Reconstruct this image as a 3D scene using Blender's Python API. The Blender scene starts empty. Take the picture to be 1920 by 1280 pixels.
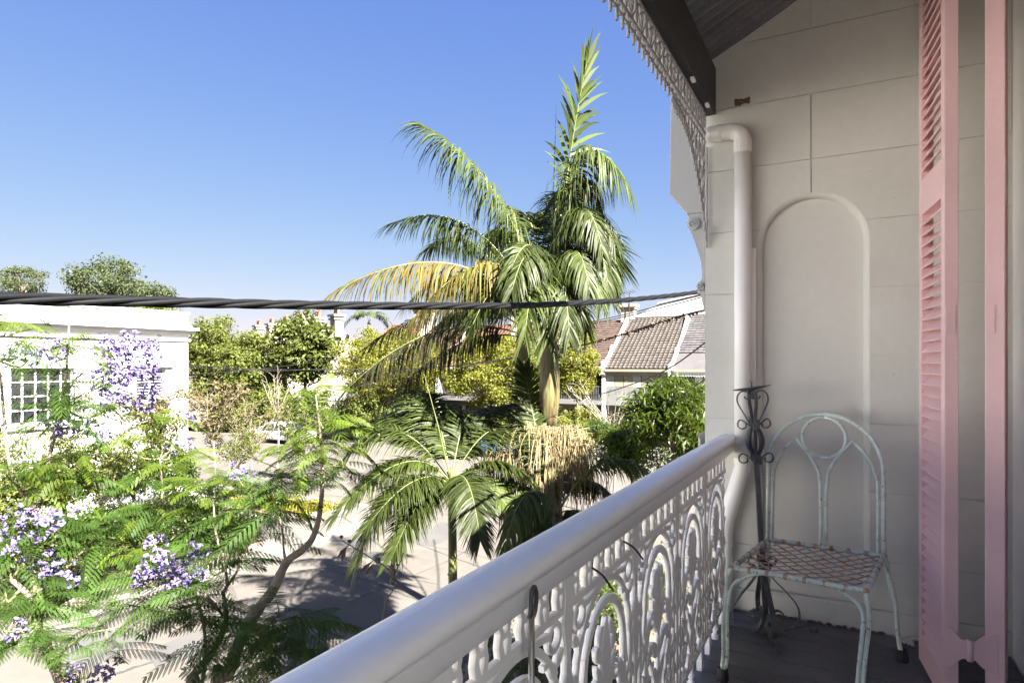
import bpy, math, random
from mathutils import Vector, Matrix, Quaternion
V = Vector
PI = math.pi
random.seed(7)
sc = bpy.context.scene
C = sc.collection

# ------------------------------------------------------------------ camera
YAW = math.radians(27.9)
FPX = 1201.0; CX = 960.0; HY = 680.0            # focal length, centre and horizon in photograph pixels
cam = bpy.data.cameras.new('camera')
cam.sensor_width = 36.0
cam.lens = 36.0 * FPX / 1920.0
cam.shift_y = 40.0 / 1920.0
cam.clip_start = 0.05; cam.clip_end = 4000.0
co = bpy.data.objects.new('camera', cam); C.objects.link(co)
co.location = (0, 0, 0); co.rotation_euler = (PI / 2, 0, YAW)
sc.camera = co

# ------------------------------------------------------------------ light
LIGHT = V((-0.66, 0.30, -0.70)).normalized()     # the way sunlight travels
S = -LIGHT
elev = math.asin(S.z); azim = math.atan2(S.x, S.y)
wd = bpy.data.worlds.new('World'); sc.world = wd; wd.use_nodes = True
nt = wd.node_tree
bg = nt.nodes['Background']
sky = nt.nodes.new('ShaderNodeTexSky'); sky.sky_type = 'NISHITA'; sky.sun_disc = False
sky.sun_elevation = elev; sky.sun_rotation = azim
sky.air_density = 1.0; sky.dust_density = 0.3; sky.ozone_density = 8.0; sky.altitude = 50
# soft shoulder on the whole dome, as a camera's highlight response
sp_ = nt.nodes.new('ShaderNodeSeparateColor'); cb_ = nt.nodes.new('ShaderNodeCombineColor'); nt.links.new(sky.outputs[0], sp_.inputs[0])
for i_, (a_, c_) in enumerate(((2.33, 10.0), (1.335, 5.7), (.935, 1.28))):
    ad_ = nt.nodes.new('ShaderNodeMath'); ad_.operation = 'ADD'; ad_.inputs[1].default_value = c_; nt.links.new(sp_.outputs[i_], ad_.inputs[0])
    dv_ = nt.nodes.new('ShaderNodeMath'); dv_.operation = 'DIVIDE'; nt.links.new(sp_.outputs[i_], dv_.inputs[0]); nt.links.new(ad_.outputs[0], dv_.inputs[1])
    ml_ = nt.nodes.new('ShaderNodeMath'); ml_.operation = 'MULTIPLY'; ml_.inputs[1].default_value = a_; nt.links.new(dv_.outputs[0], ml_.inputs[0])
    nt.links.new(ml_.outputs[0], cb_.inputs[i_])
nt.links.new(cb_.outputs[0], bg.inputs[0]); bg.inputs[1].default_value = 0.10
sl = bpy.data.lights.new('sun', 'SUN'); sl.energy = 5.0; sl.angle = math.radians(0.55); sl.color = (1, 0.95, 0.86)
so = bpy.data.objects.new('sun', sl); C.objects.link(so)
so.rotation_euler = LIGHT.to_track_quat('-Z', 'Y').to_euler(); so.location = (10, -5, 15)
sc.view_settings.view_transform = 'Standard'; sc.view_settings.look = 'None'
sc.view_settings.exposure = 3.6; sc.view_settings.gamma = 1.0
sc.view_settings.use_curve_mapping = False
sc.cycles.max_bounces = 16; sc.cycles.diffuse_bounces = 10; sc.cycles.transmission_bounces = 8; sc.cycles.transparent_max_bounces = 8

# ------------------------------------------------------------------ helpers
GZ = -5.6                                         # street level below the eye
FD = V((-math.sin(YAW), math.cos(YAW), 0)); RT = V((math.cos(YAW), math.sin(YAW), 0)); UP = V((0, 0, 1))
def W(px, py, D):
    return D * (FD + RT * ((px - CX) / FPX) + UP * ((HY - py) / FPX))
def G(px, py, z=GZ):
    return W(px, py, -z * FPX / (py - HY))
def atY(px, py, Y):
    d = FD + RT * ((px - CX) / FPX) + UP * ((HY - py) / FPX)
    return d * (Y / d.y)
def lerp(a, b, t): return a + (b - a) * t
def rnd(a, b): return random.uniform(a, b)

class MB:
    def __init__(s): s.v = []; s.f = []
    def add(s, vs, fs):
        o = len(s.v); s.v += [tuple(p) for p in vs]; s.f += [tuple(i + o for i in f) for f in fs]
    def box(s, a, b):
        x0, y0, z0 = a; x1, y1, z1 = b
        s.add([(x0,y0,z0),(x1,y0,z0),(x1,y1,z0),(x0,y1,z0),(x0,y0,z1),(x1,y0,z1),(x1,y1,z1),(x0,y1,z1)],
              [(0,3,2,1),(4,5,6,7),(0,1,5,4),(1,2,6,5),(2,3,7,6),(3,0,4,7)])
    def tube(s, pts, r, n=6, cap=True, sq=1.0, twist=0.0):
        pts = [V(p) for p in pts]; m = len(pts)
        if not hasattr(r, '__len__'): r = [r] * m
        t0 = (pts[1] - pts[0]).normalized()
        u = t0.cross(V((0, 0, 1)))
        if u.length < .05: u = t0.cross(V((0, 1, 0)))
        u.normalize(); vs = []
        for i in range(m):
            t = (pts[min(i + 1, m - 1)] - pts[max(i - 1, 0)])
            if t.length < 1e-9: t = t0
            t.normalize()
            u = (u - t * u.dot(t))
            if u.length < 1e-6: u = t.orthogonal()
            u.normalize(); w = t.cross(u)
            for k in range(n):
                a = 2 * PI * (k + .5) / n + twist
                vs.append(pts[i] + (u * math.cos(a) + w * math.sin(a) * sq) * r[i])
        fs = [(i * n + k, i * n + (k + 1) % n, (i + 1) * n + (k + 1) % n, (i + 1) * n + k) for i in range(m - 1) for k in range(n)]
        if cap: fs += [tuple(range(n))[::-1], tuple((m - 1) * n + k for k in range(n))]
        s.add(vs, fs)
    def ribbon(s, pts, w, t, o, e1, e2, nv, closed=False, soft=.55):
        """flat bar of width w (in plane) and thickness t along a plane curve"""
        P = [V((p[0], p[1])) for p in pts]; m = len(P)
        if not hasattr(w, '__len__'): w = [w] * m
        vs = []
        for i in range(m):
            a = P[(i - 1) % m] if closed else P[max(i - 1, 0)]
            b = P[(i + 1) % m] if closed else P[min(i + 1, m - 1)]
            d = b - a
            d = d.normalized() if d.length > 1e-9 else V((1, 0))
            nn = V((-d.y, d.x)); h = w[i] / 2
            for (q, z) in ((-1, -.45), (-soft, -1), (soft, -1), (1, -.45), (1, .45), (soft, 1), (-soft, 1), (-1, .45)):
                p = P[i] + nn * (q * h)
                vs.append(o + e1 * p.x + e2 * p.y + nv * (z * t / 2))
        k = 8; fs = []
        for i in range(m if closed else m - 1):
            j = (i + 1) % m
            for c in range(k): fs.append((i * k + c, i * k + (c + 1) % k, j * k + (c + 1) % k, j * k + c))
        if not closed: fs += [tuple(range(k))[::-1], tuple((m - 1) * k + c for c in range(k))]
        s.add(vs, fs)
    def prism(s, poly, o, e1, e2, nv, t):
        n = len(poly)
        vs = [o + e1 * p[0] + e2 * p[1] for p in poly] + [o + e1 * p[0] + e2 * p[1] + nv * t for p in poly]
        s.add(vs, [tuple(range(n))[::-1], tuple(range(n, 2 * n))] + [(i, (i + 1) % n, (i + 1) % n + n, i + n) for i in range(n)])
    def lathe(s, prof, c, n=12, axis=None):
        vs = []; c = V(c)
        for (r, z) in prof:
            for k in range(n):
                a = 2 * PI * k / n
                vs.append(c + V((r * math.cos(a), r * math.sin(a), z)))
        m = len(prof)
        s.add(vs, [(i * n + k, i * n + (k + 1) % n, (i + 1) * n + (k + 1) % n, (i + 1) * n + k) for i in range(m - 1) for k in range(n)]
              + [tuple(range(n))[::-1], tuple((m - 1) * n + k for k in range(n))])
    def blob(s, c, rx, ry, rz, n=8, m=5, M=None):
        vs = []; c = V(c)
        for i in range(m + 1):
            th = PI * i / m
            for k in range(n):
                a = 2 * PI * k / n
                p = V((rx * math.sin(th) * math.cos(a), ry * math.sin(th) * math.sin(a), rz * math.cos(th)))
                if M: p = M @ p
                vs.append(c + p)
        s.add(vs, [(i * n + k, (i + 1) * n + k, (i + 1) * n + (k + 1) % n, i * n + (k + 1) % n) for i in range(m) for k in range(n)])
    def mesh(s, name, mat, smooth=False):
        me = bpy.data.meshes.new(name); me.from_pydata(s.v, [], s.f)
        me.materials.append(mat)
        if smooth: me.polygons.foreach_set('use_smooth', [True] * len(me.polygons))
        me.update(); return me
    def build(s, name, mat, parent=None, smooth=False, bevel=0, autos=False):
        return put(name, s.mesh(name, mat, smooth), parent, bevel)

def put(name, me, parent=None, bevel=0):
    o = bpy.data.objects.new(name, me); C.objects.link(o)
    if parent is not None:
        o.parent = parent
        o.matrix_parent_inverse = parent.matrix_basis.inverted()
    if bevel:
        b = o.modifiers.new('bevel', 'BEVEL'); b.width = bevel; b.segments = 2; b.limit_method = 'ANGLE'
    return o
def tag(o, label=None, cat=None, group=None, kind=None):
    if label: o['label'] = label
    if cat: o['category'] = cat
    if group: o['group'] = group
    if kind: o['kind'] = kind
    return o
def thing(name, label, cat, loc=(0, 0, 0), group=None):
    o = bpy.data.objects.new(name, None); C.objects.link(o); o.location = loc; o.empty_display_size = .2
    return tag(o, label, cat, group)
def bez(p0, p1, p2, n):
    return [p0 * (1 - t) ** 2 + p1 * 2 * t * (1 - t) + p2 * t * t for t in [i / n for i in range(n + 1)]]
def smooth_path(pts, k=4):
    """Catmull-Rom through pts"""
    P = [V(p) for p in pts]; out = []
    for i in range(len(P) - 1):
        a = P[max(i - 1, 0)]; b = P[i]; c = P[i + 1]; d = P[min(i + 2, len(P) - 1)]
        for j in range(k):
            t = j / k
            out.append(.5 * ((2 * b) + (c - a) * t + (2 * a - 5 * b + 4 * c - d) * t * t + (3 * b - a - 3 * c + d) * t ** 3))
    out.append(P[-1]); return out
def arc(cx, cy, r, a0, a1, n=12, ry=None):
    ry = r if ry is None else ry
    return [(cx + r * math.cos(math.radians(lerp(a0, a1, i / n))), cy + ry * math.sin(math.radians(lerp(a0, a1, i / n)))) for i in range(n + 1)]
def spiral(cx, cy, r0, r1, a0, turns, n=14):
    return [(cx + lerp(r0, r1, i / n) * math.cos(math.radians(a0) + turns * 2 * PI * i / n),
             cy + lerp(r0, r1, i / n) * math.sin(math.radians(a0) + turns * 2 * PI * i / n)) for i in range(n + 1)]
def sm2(pts, k=4): return [(p.x, p.y) for p in smooth_path([V((a, b, 0)) for a, b in pts], k)]

# ------------------------------------------------------------------ materials
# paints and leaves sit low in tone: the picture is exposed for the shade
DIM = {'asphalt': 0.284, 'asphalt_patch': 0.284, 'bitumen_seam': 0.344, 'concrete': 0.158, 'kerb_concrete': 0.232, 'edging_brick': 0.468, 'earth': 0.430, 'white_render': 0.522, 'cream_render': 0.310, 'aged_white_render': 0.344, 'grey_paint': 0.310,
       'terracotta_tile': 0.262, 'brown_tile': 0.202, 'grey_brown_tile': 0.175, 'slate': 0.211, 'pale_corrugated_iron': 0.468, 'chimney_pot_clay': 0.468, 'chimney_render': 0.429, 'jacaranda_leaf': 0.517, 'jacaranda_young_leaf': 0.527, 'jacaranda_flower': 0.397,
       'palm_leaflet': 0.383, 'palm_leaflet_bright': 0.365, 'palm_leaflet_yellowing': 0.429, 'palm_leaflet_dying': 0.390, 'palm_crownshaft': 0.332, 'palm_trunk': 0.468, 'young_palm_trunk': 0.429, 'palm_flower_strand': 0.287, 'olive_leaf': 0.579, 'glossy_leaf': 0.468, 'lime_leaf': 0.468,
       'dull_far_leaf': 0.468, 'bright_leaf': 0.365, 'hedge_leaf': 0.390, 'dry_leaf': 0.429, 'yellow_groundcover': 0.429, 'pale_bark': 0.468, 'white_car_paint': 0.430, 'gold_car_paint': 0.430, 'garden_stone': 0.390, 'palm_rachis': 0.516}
def M(name, col, rough=.6, noise=None, bump=None, spec=.4, metal=0, island=0, objr=0, transl=0, tcol=None, col2=None, patch=None, mapz=None, coat=0):
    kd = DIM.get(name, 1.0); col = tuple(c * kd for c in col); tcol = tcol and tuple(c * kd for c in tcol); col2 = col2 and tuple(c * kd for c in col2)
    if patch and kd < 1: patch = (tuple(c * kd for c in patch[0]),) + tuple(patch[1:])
    m = bpy.data.materials.new(name); m.use_nodes = True
    N = m.node_tree.nodes; L = m.node_tree.links
    b = N['Principled BSDF']; out = N['Material Output']
    b.inputs['Roughness'].default_value = rough; b.inputs['Metallic'].default_value = metal
    b.inputs['Specular IOR Level'].default_value = spec
    tc = N.new('ShaderNodeTexCoord'); vec = tc.outputs['Object']
    if mapz:
        mp = N.new('ShaderNodeMapping'); mp.inputs['Scale'].default_value = mapz; L.new(vec, mp.inputs[0]); vec = mp.outputs[0]
    rgb = N.new('ShaderNodeRGB'); rgb.outputs[0].default_value = (*col, 1); cur = rgb.outputs[0]
    if patch:                                    # second colour in worn patches: (colour, scale, threshold, softness)
        pc, ps, pt, pw = patch
        n = N.new('ShaderNodeTexNoise'); n.inputs['Scale'].default_value = ps; n.inputs['Detail'].default_value = 6; n.inputs['Roughness'].default_value = .65
        L.new(vec, n.inputs['Vector'])
        r = N.new('ShaderNodeMapRange'); r.inputs[1].default_value = pt - pw; r.inputs[2].default_value = pt + pw
        L.new(n.outputs[0], r.inputs[0])
        x = N.new('ShaderNodeMix'); x.data_type = 'RGBA'; x.inputs['B'].default_value = (*pc, 1)
        L.new(r.outputs[0], x.inputs['Factor']); L.new(cur, x.inputs['A']); cur = x.outputs['Result']
    fac = None
    def addf(sock, amt):
        nonlocal fac
        mr = N.new('ShaderNodeMapRange'); mr.inputs[3].default_value = 1 - amt; mr.inputs[4].default_value = 1 + amt
        L.new(sock, mr.inputs[0])
        if fac is None: fac = mr.outputs[0]
        else:
            mm = N.new('ShaderNodeMath'); mm.operation = 'MULTIPLY'; L.new(fac, mm.inputs[0]); L.new(mr.outputs[0], mm.inputs[1]); fac = mm.outputs[0]
    if noise:
        for (sca, amt) in (noise if isinstance(noise, list) else [noise]):
            n = N.new('ShaderNodeTexNoise'); n.inputs['Scale'].default_value = sca; n.inputs['Detail'].default_value = 5
            L.new(vec, n.inputs['Vector'])
            st = N.new('ShaderNodeMapRange'); st.inputs[1].default_value = .25; st.inputs[2].default_value = .75; L.new(n.outputs[0], st.inputs[0])
            addf(st.outputs[0], amt)
    if island:
        g = N.new('ShaderNodeNewGeometry'); addf(g.outputs['Random Per Island'], island)
    if objr:
        oi = N.new('ShaderNodeObjectInfo'); addf(oi.outputs['Random'], objr)
    if col2:                                     # per-leaf second colour
        g = N.new('ShaderNodeNewGeometry'); x = N.new('ShaderNodeMix'); x.data_type = 'RGBA'
        x.inputs['B'].default_value = (*col2, 1); L.new(cur, x.inputs['A'])
        pw_ = N.new('ShaderNodeMath'); pw_.operation = 'POWER'; pw_.inputs[1].default_value = 2.0
        L.new(g.outputs['Random Per Island'], pw_.inputs[0]); L.new(pw_.outputs[0], x.inputs['Factor']); cur = x.outputs['Result']
    if fac is not None:
        x = N.new('ShaderNodeMix'); x.data_type = 'RGBA'; x.blend_type = 'MULTIPLY'; x.inputs['Factor'].default_value = 1
        L.new(cur, x.inputs['A'])
        cc = N.new('ShaderNodeCombineColor'); 
        for i in range(3): L.new(fac, cc.inputs[i])
        L.new(cc.outputs[0], x.inputs['B']); cur = x.outputs['Result']
    L.new(cur, b.inputs['Base Color'])
    if transl: b.inputs['Specular IOR Level'].default_value = min(spec, .22)
    if coat: b.inputs['Coat Weight'].default_value = coat; b.inputs['Coat Roughness'].default_value = .18
    if bump:
        n = N.new('ShaderNodeTexNoise'); n.inputs['Scale'].default_value = bump[0]; n.inputs['Detail'].default_value = 6
        L.new(vec, n.inputs['Vector'])
        bp = N.new('ShaderNodeBump'); bp.inputs['Strength'].default_value = bump[1]; bp.inputs['Distance'].default_value = bump[2] if len(bump) > 2 else .01
        L.new(n.outputs[0], bp.inputs['Height']); L.new(bp.outputs[0], b.inputs['Normal'])
    if transl:
        t = N.new('ShaderNodeBsdfTranslucent')
        if tcol: 
            x = N.new('ShaderNodeMix'); x.data_type = 'RGBA'; x.inputs['Factor'].default_value = .75
            L.new(cur, x.inputs['A']); x.inputs['B'].default_value = (*tcol, 1); L.new(x.outputs['Result'], t.inputs[0])
        else: L.new(cur, t.inputs[0])
        mx = N.new('ShaderNodeMixShader'); mx.inputs[0].default_value = transl
        L.new(b.outputs[0], mx.inputs[1]); L.new(t.outputs[0], mx.inputs[2]); L.new(mx.outputs[0], out.inputs[0])
    return m

m_ground = M('earth', (.16, .13, .09), .95, (1.2, .25))
m_road = M('asphalt', (.215, .190, .165), .9, [(.35, .16), (2.2, .12), (60, .14)], (90, .25, .01))
m_patch = M('asphalt_patch', (.16, .155, .15), .9, [(.9, .15), (70, .12)])
m_crack = M('bitumen_seam', (.085, .083, .08), .8)
m_conc = M('concrete', (.45, .42, .37), .9, [(1.1, .12), (30, .08)], (60, .2, .005))
m_kerb = M('kerb_concrete', (.52, .49, .44), .9, [(2, .12), (40, .08)])
m_brick = M('edging_brick', (.30, .24, .22), .9, (14, .2), objr=.25)
m_soil = M('soil', (.09, .07, .045), .95, (3, .35), (9, .6, .05))
m_render = M('painted_render', (.61, .60, .548), .75, [(1.6, .06), (.7, .05), (26, .03)], (110, .12, .004), patch=((.42, .38, .32), 13, .70, .03))
m_niche = M('painted_render_niche', (.61, .60, .548), .75, [(1.3, .05), (20, .025)], (110, .12, .004))
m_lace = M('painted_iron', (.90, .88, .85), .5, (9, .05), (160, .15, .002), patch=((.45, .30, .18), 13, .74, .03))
m_rail = M('rail_paint', (.90, .89, .87), .42, spec=.45, coat=.25, noise= [(5, .04), (40, .02)], bump=(70, .08, .003), patch=((.42, .38, .33), 10, .73, .03), mapz=(1, .35, 1))
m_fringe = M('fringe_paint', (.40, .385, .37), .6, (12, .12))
m_pipe = M('pipe_paint', (.84, .82, .78), .42, (4, .05), patch=((.45, .42, .38), 11, .74, .04))
m_beam = M('beam_paint', (.045, .042, .042), .55, (6, .2))
m_iron_roof = M('dark_corrugated_iron', (.15, .15, .155), .36, [(4, .2), (90, .22)])
m_deck = M('deck_paint', (.115, .11, .112), .5, [(5, .25), (60, .12)], (30, .15, .003), objr=.18, patch=((.13, .13, .13), 16, .70, .03))
m_pink = M('pink_paint', (.65, .43, .435), .45, [(3, .06), (45, .03)], (60, .08, .003))
m_mint = M('chipped_mint_paint', (.60, .68, .61), .6, (30, .15), (120, .4, .003), patch=((.24, .15, .10), 50, .625, .05))
m_rust = M('rusty_iron', (.42, .33, .30), .75, (40, .35), (150, .5, .003), patch=((.42, .20, .06), 22, .56, .06))
m_wrought = M('dark_wrought_iron', (.085, .085, .088), .5, (30, .25), (140, .3, .002))
m_rubber = M('black_rubber', (.02, .02, .02), .6)
m_cable = M('black_cable', (.004, .0042, .005), .5, (25, .2), spec=.18)
m_wire = M('grey_wire', (.012, .011, .011), .6)
m_steel = M('steel_rod', (.35, .33, .30), .3, metal=1)
m_mud = M('mud', (.15, .10, .065), .95, (50, .4), (60, .8, .01))
m_rope = M('old_rope', (.42, .41, .39), .9, (40, .2))
m_white = M('white_render', (.86, .855, .84), .8, (1.5, .03))
m_house = M('white_house_render', (.86, .85, .82), .75, [(1.6, .05), (26, .03)], (110, .12, .004))
m_wterr = M('bounce_white_render', (.80, .79, .77), .8, (1.5, .03))  # bright white for the added terrace that reflects sun to the balcony
m_glass = M('window_glass', (.012, .014, .016), .06, spec=.8)
m_dark = M('dark_interior', (.02, .019, .018), .9)
m_cream = M('cream_render', (.55, .48, .37), .85, (1.2, .08), (20, .1))
m_housewhite = M('aged_white_render', (.72, .69, .63), .85, (1.4, .09))
m_grey = M('grey_paint', (.36, .36, .36), .8, (1.4, .08))
m_tile_red = M('terracotta_tile', (.27, .125, .085), .85, [(1.2, .18), (10, .12)], island=.22)
m_tile_brown = M('brown_tile', (.20, .125, .095), .85, [(.8, .2), (10, .12)], island=.22)
m_tile_grey = M('grey_brown_tile', (.215, .175, .15), .85, [(.8, .15), (10, .12)], island=.18)
m_slate = M('slate', (.22, .20, .21), .7, (2, .15), island=.2)
m_iron_green = M('pale_corrugated_iron', (.42, .46, .42), .6, (2, .1))
m_pot = M('chimney_pot_clay', (.42, .18, .12), .85, (6, .15), objr=.2)
m_chim = M('chimney_render', (.50, .44, .36), .9, (2.5, .2), objr=.12)
m_bark = M('jacaranda_bark', (.16, .13, .10), .9, [(14, .3)], (40, .6, .01))
m_twig = M('green_twig', (.11, .12, .045), .8, (20, .2))
m_dry = M('dry_seed_stem', (.07, .05, .035), .9, (20, .2))
m_bark_pale = M('pale_bark', (.30, .26, .21), .9, (6, .25))
m_jl = M('jacaranda_leaf', (.062, .122, .020), .55, objr=.38, island=.15, transl=.45, tcol=(.18, .31, .03))
m_jy = M('jacaranda_young_leaf', (.125, .19, .022), .55, objr=.25, island=.15, transl=.5, tcol=(.33, .43, .04))
m_fl = M('jacaranda_flower', (.36, .29, .66), .7, island=.3, spec=.15, transl=.35, tcol=(.42, .35, .75), col2=(.44, .37, .72))
m_palm = M('palm_leaflet', (.066, .092, .018), .5, island=.45, spec=.4, transl=.3, tcol=(.16, .24, .03), objr=.2)
m_palm_l = M('palm_leaflet_bright', (.12, .165, .035), .5, island=.4, spec=.4, transl=.35, tcol=(.28, .36, .05))
m_palm_y = M('palm_leaflet_yellowing', (.27, .20, .05), .5, island=.3, transl=.35, tcol=(.5, .34, .06), col2=(.10, .14, .03))
m_palm_d = M('palm_leaflet_dying', (.085, .068, .04), .6, island=.35, transl=.2, col2=(.05, .08, .02))
m_rachis = M('palm_rachis', (.20, .23, .08), .5, (8, .2))
m_shaft = M('palm_crownshaft', (.26, .25, .09), .5, [(3, .25), (12, .15)], patch=((.11, .06, .025), 9, .52, .07), mapz=(1, 1, .16))
m_ptrunk = M('palm_trunk', (.17, .14, .10), .9, [(5, .25), (30, .2)], (20, .5, .02), mapz=(1, 1, 3))
m_ptrunk_g = M('young_palm_trunk', (.16, .17, .05), .7, [(5, .25)], mapz=(1, 1, 3))
m_spray = M('palm_flower_strand', (.52, .40, .20), .8, island=.3)
m_t_olive = M('olive_leaf', (.118, .142, .028), .55, island=.4, transl=.35, tcol=(.27, .31, .05))
m_t_round = M('glossy_leaf', (.11, .135, .03), .4, island=.4, spec=.5, transl=.3, tcol=(.3, .32, .06))
m_t_lime = M('lime_leaf', (.21, .225, .03), .55, island=.35, transl=.4, tcol=(.48, .46, .05))
m_t_far = M('dull_far_leaf', (.085, .11, .045), .6, island=.35, transl=.3, tcol=(.2, .24, .08))
m_t_bright = M('bright_leaf', (.085, .125, .012), .4, island=.4, spec=.5, transl=.4, tcol=(.2, .36, .03))
m_t_hedge = M('hedge_leaf', (.075, .12, .022), .45, island=.45, transl=.35, tcol=(.2, .28, .04))
m_t_dry = M('dry_leaf', (.21, .16, .075), .6, island=.35, transl=.35, tcol=(.4, .26, .10), col2=(.15, .16, .05))
m_yellow = M('yellow_groundcover', (.42, .36, .03), .6, island=.35, transl=.3, tcol=(.6, .5, .04), col2=(.16, .22, .03))
m_strap = M('strap_leaf', (.05, .10, .03), .45, island=.4, transl=.3, tcol=(.16, .25, .05))
m_blue = M('blue_car_paint', (.03, .11, .36), .3, spec=.6)
m_beige = M('gold_car_paint', (.42, .36, .27), .35, spec=.6)
m_wcar = M('white_car_paint', (.78, .78, .78), .3, spec=.6)
m_tyre = M('tyre', (.02, .02, .02), .8)
m_rim = M('alloy', (.5, .5, .5), .35, metal=.8)
m_lamp = M('headlight', (.7, .7, .68), .15, spec=.8)
m_red = M('red_sign', (.55, .05, .03), .5)
m_sandstone = M('garden_stone', (.42, .38, .33), .9, (5, .2), objr=.2)

# ================================================================== SETTING: ground, roads, corner island
mb = MB(); mb.box((-1500, -1500, GZ - .6), (1500, 1500, GZ - .012)); tag(mb.build('ground', m_ground), kind='structure')
mb = MB()
rp = [(-14.7, -40), (-6.2, -40), (-6.2, 17), (-4.6, 19.5), (80, 19.5), (80, 36), (-140, 36), (-140, 20.4), (-17.6, 20.4), (-16.2, 19.9), (-15.2, 19.1), (-14.75, 18)]
mb.prism(rp, V((0, 0, GZ - .01)), V((1, 0, 0)), V((0, 1, 0)), UP, .01)
road = tag(mb.build('road', m_road), kind='structure')
def sheet(poly, name, m, h, parent=None):
    b = MB(); b.prism(poly, V((0, 0, GZ + h - .003)), V((1, 0, 0)), V((0, 1, 0)), UP, .003); return b.build(name, m, parent)
# repaired trenches and seams in the asphalt
def seam(pxs, w, name='seam'):
    P = [G(*p) for p in pxs]; b = MB()
    P = smooth_path(P, 6)
    for i in range(len(P)): P[i] = P[i] + V((rnd(-.02, .02), rnd(-.02, .02), 0))
    vs = []
    for i, p in enumerate(P):
        t = (P[min(i + 1, len(P) - 1)] - P[max(i - 1, 0)]).normalized(); n = V((-t.y, t.x, 0)) * (w * rnd(.5, 1.3) / 2)
        vs += [p + n + UP * .004, p - n + UP * .004]
    b.add(vs, [(2 * i, 2 * i + 1, 2 * i + 3, 2 * i + 2) for i in range(len(P) - 1)])
    b.build(name, m_crack, road)
seam([(590, 1060), (680, 1085), (760, 1115), (830, 1145)], .06)
seam([(760, 1010), (850, 1045), (910, 1065)], .05)
seam([(790, 1020), (870, 1035), (930, 1050)], .04)
seam([(880, 1030), (820, 1060), (720, 1100), (650, 1130)], .04)
seam([(220, 1262), (270, 1245), (330, 1232), (372, 1212)], .09)
seam([(600, 1055), (720, 1075), (820, 1095)], .03)
for (pxy, w_, h_, rz_) in (((640, 1010), 2.2, 1.1, .1), ((820, 1000), 1.4, 2.6, .02), ((420, 1180), 1.0, 3.4, .03), ((180, 1210), 1.6, 1.2, .1), ((560, 870), 3.0, 1.4, .2)):
    c_ = G(*pxy); b = MB(); pts_ = []
    for k_ in range(16):
        a_ = 2 * PI * k_ / 16; r_ = 1 / max(abs(math.cos(a_)), abs(math.sin(a_))); pts_.append((w_ / 2 * r_ * math.cos(a_) * rnd(.93, 1.05), h_ / 2 * r_ * math.sin(a_) * rnd(.93, 1.05)))
    b.prism(pts_, V((0, 0, 0)), V((1, 0, 0)), V((0, 1, 0)), UP, .004); o_ = b.build('asphalt_patch', m_patch, road); o_.location = (c_.x, c_.y, GZ + .0005); o_.rotation_euler = (0, 0, rz_)
b = MB(); c_ = G(700, 1040); b.lathe([(.32, 0), (.32, .006), (.29, .007), (.0, .007)], (c_.x, c_.y, GZ), 20); b.build('manhole_cover', m_crack, road)
b = MB(); b.box((-14.69, -40, GZ), (-14.35, 16.6, GZ + .006)); b.build('gutter', m_conc, road)
tag(road, kind='structure')
# far pavement in front of the terraces and verge on the near side
mb = MB(); mb.box((-140, 36, GZ - .01), (80, 41.3, GZ + .12)); fp = tag(mb.build('far_footpath', m_conc), kind='structure')
mb = MB(); mb.box((-6.2, -40, GZ - .01), (-5.9, 18.5, GZ + .12)); tag(mb.build('near_kerb', m_kerb, bevel=.02), kind='structure')
mb = MB(); mb.box((-5.9, -40, GZ - .01), (-2.6, 18.5, GZ + .10)); tag(mb.build('near_footpath', m_conc), kind='structure')
mb = MB(); mb.box((-2.6, -40, GZ - .01), (-.9, 7.6, GZ + .14)); tag(mb.build('front_garden_soil', m_soil), kind='structure')
mb = MB(); mb.box((-2.6, 7.6, GZ - .01), (40, 18.5, GZ + .10)); tag(mb.build('side_pavement', m_conc), kind='structure')
mb = MB(); mb.box((-5.88, 1.5, GZ + .1), (-3.2, 16.4, GZ + .16)); tag(mb.build('verge_garden_bed', m_soil), kind='structure')
# island on the far corner: kerb, path, beds
def rounded_edge(x, ytop, r, n=10):
    return [(x, 2.0)] + [(x - r + r * math.cos(a), ytop - r + r * math.sin(a)) for a in [i / n * PI / 2 for i in range(n + 1)]]
out_edge = [(-14.7, -40)] + rounded_edge(-14.7, 19.4, 2.6) + [(-140, 19.4)]
in_edge = [(-15.05, -40)] + rounded_edge(-15.05, 19.05, 2.3) + [(-140, 19.05)]
mb = MB(); n_ = len(out_edge)
vs = [V((*p, GZ + z)) for z in (-.01, .13) for p in out_edge] + [V((*p, GZ + z)) for z in (-.01, .13) for p in in_edge]
fs = []
for i in range(n_ - 1):
    fs += [(i, i + 1, n_ + i + 1, n_ + i), (n_ + i, n_ + i + 1, 3 * n_ + i + 1, 3 * n_ + i), (2 * n_ + i + 1, 2 * n_ + i, 3 * n_ + i, 3 * n_ + i + 1)]
mb.add(vs, fs); tag(mb.build('corner_kerb', m_kerb), kind='structure')
mb = MB(); mb.prism(in_edge + [(-140, -40)], V((0, 0, GZ - .01)), V((1, 0, 0)), V((0, 1, 0)), UP, .125); tag(mb.build('corner_footpath', m_conc), kind='structure')
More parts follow.
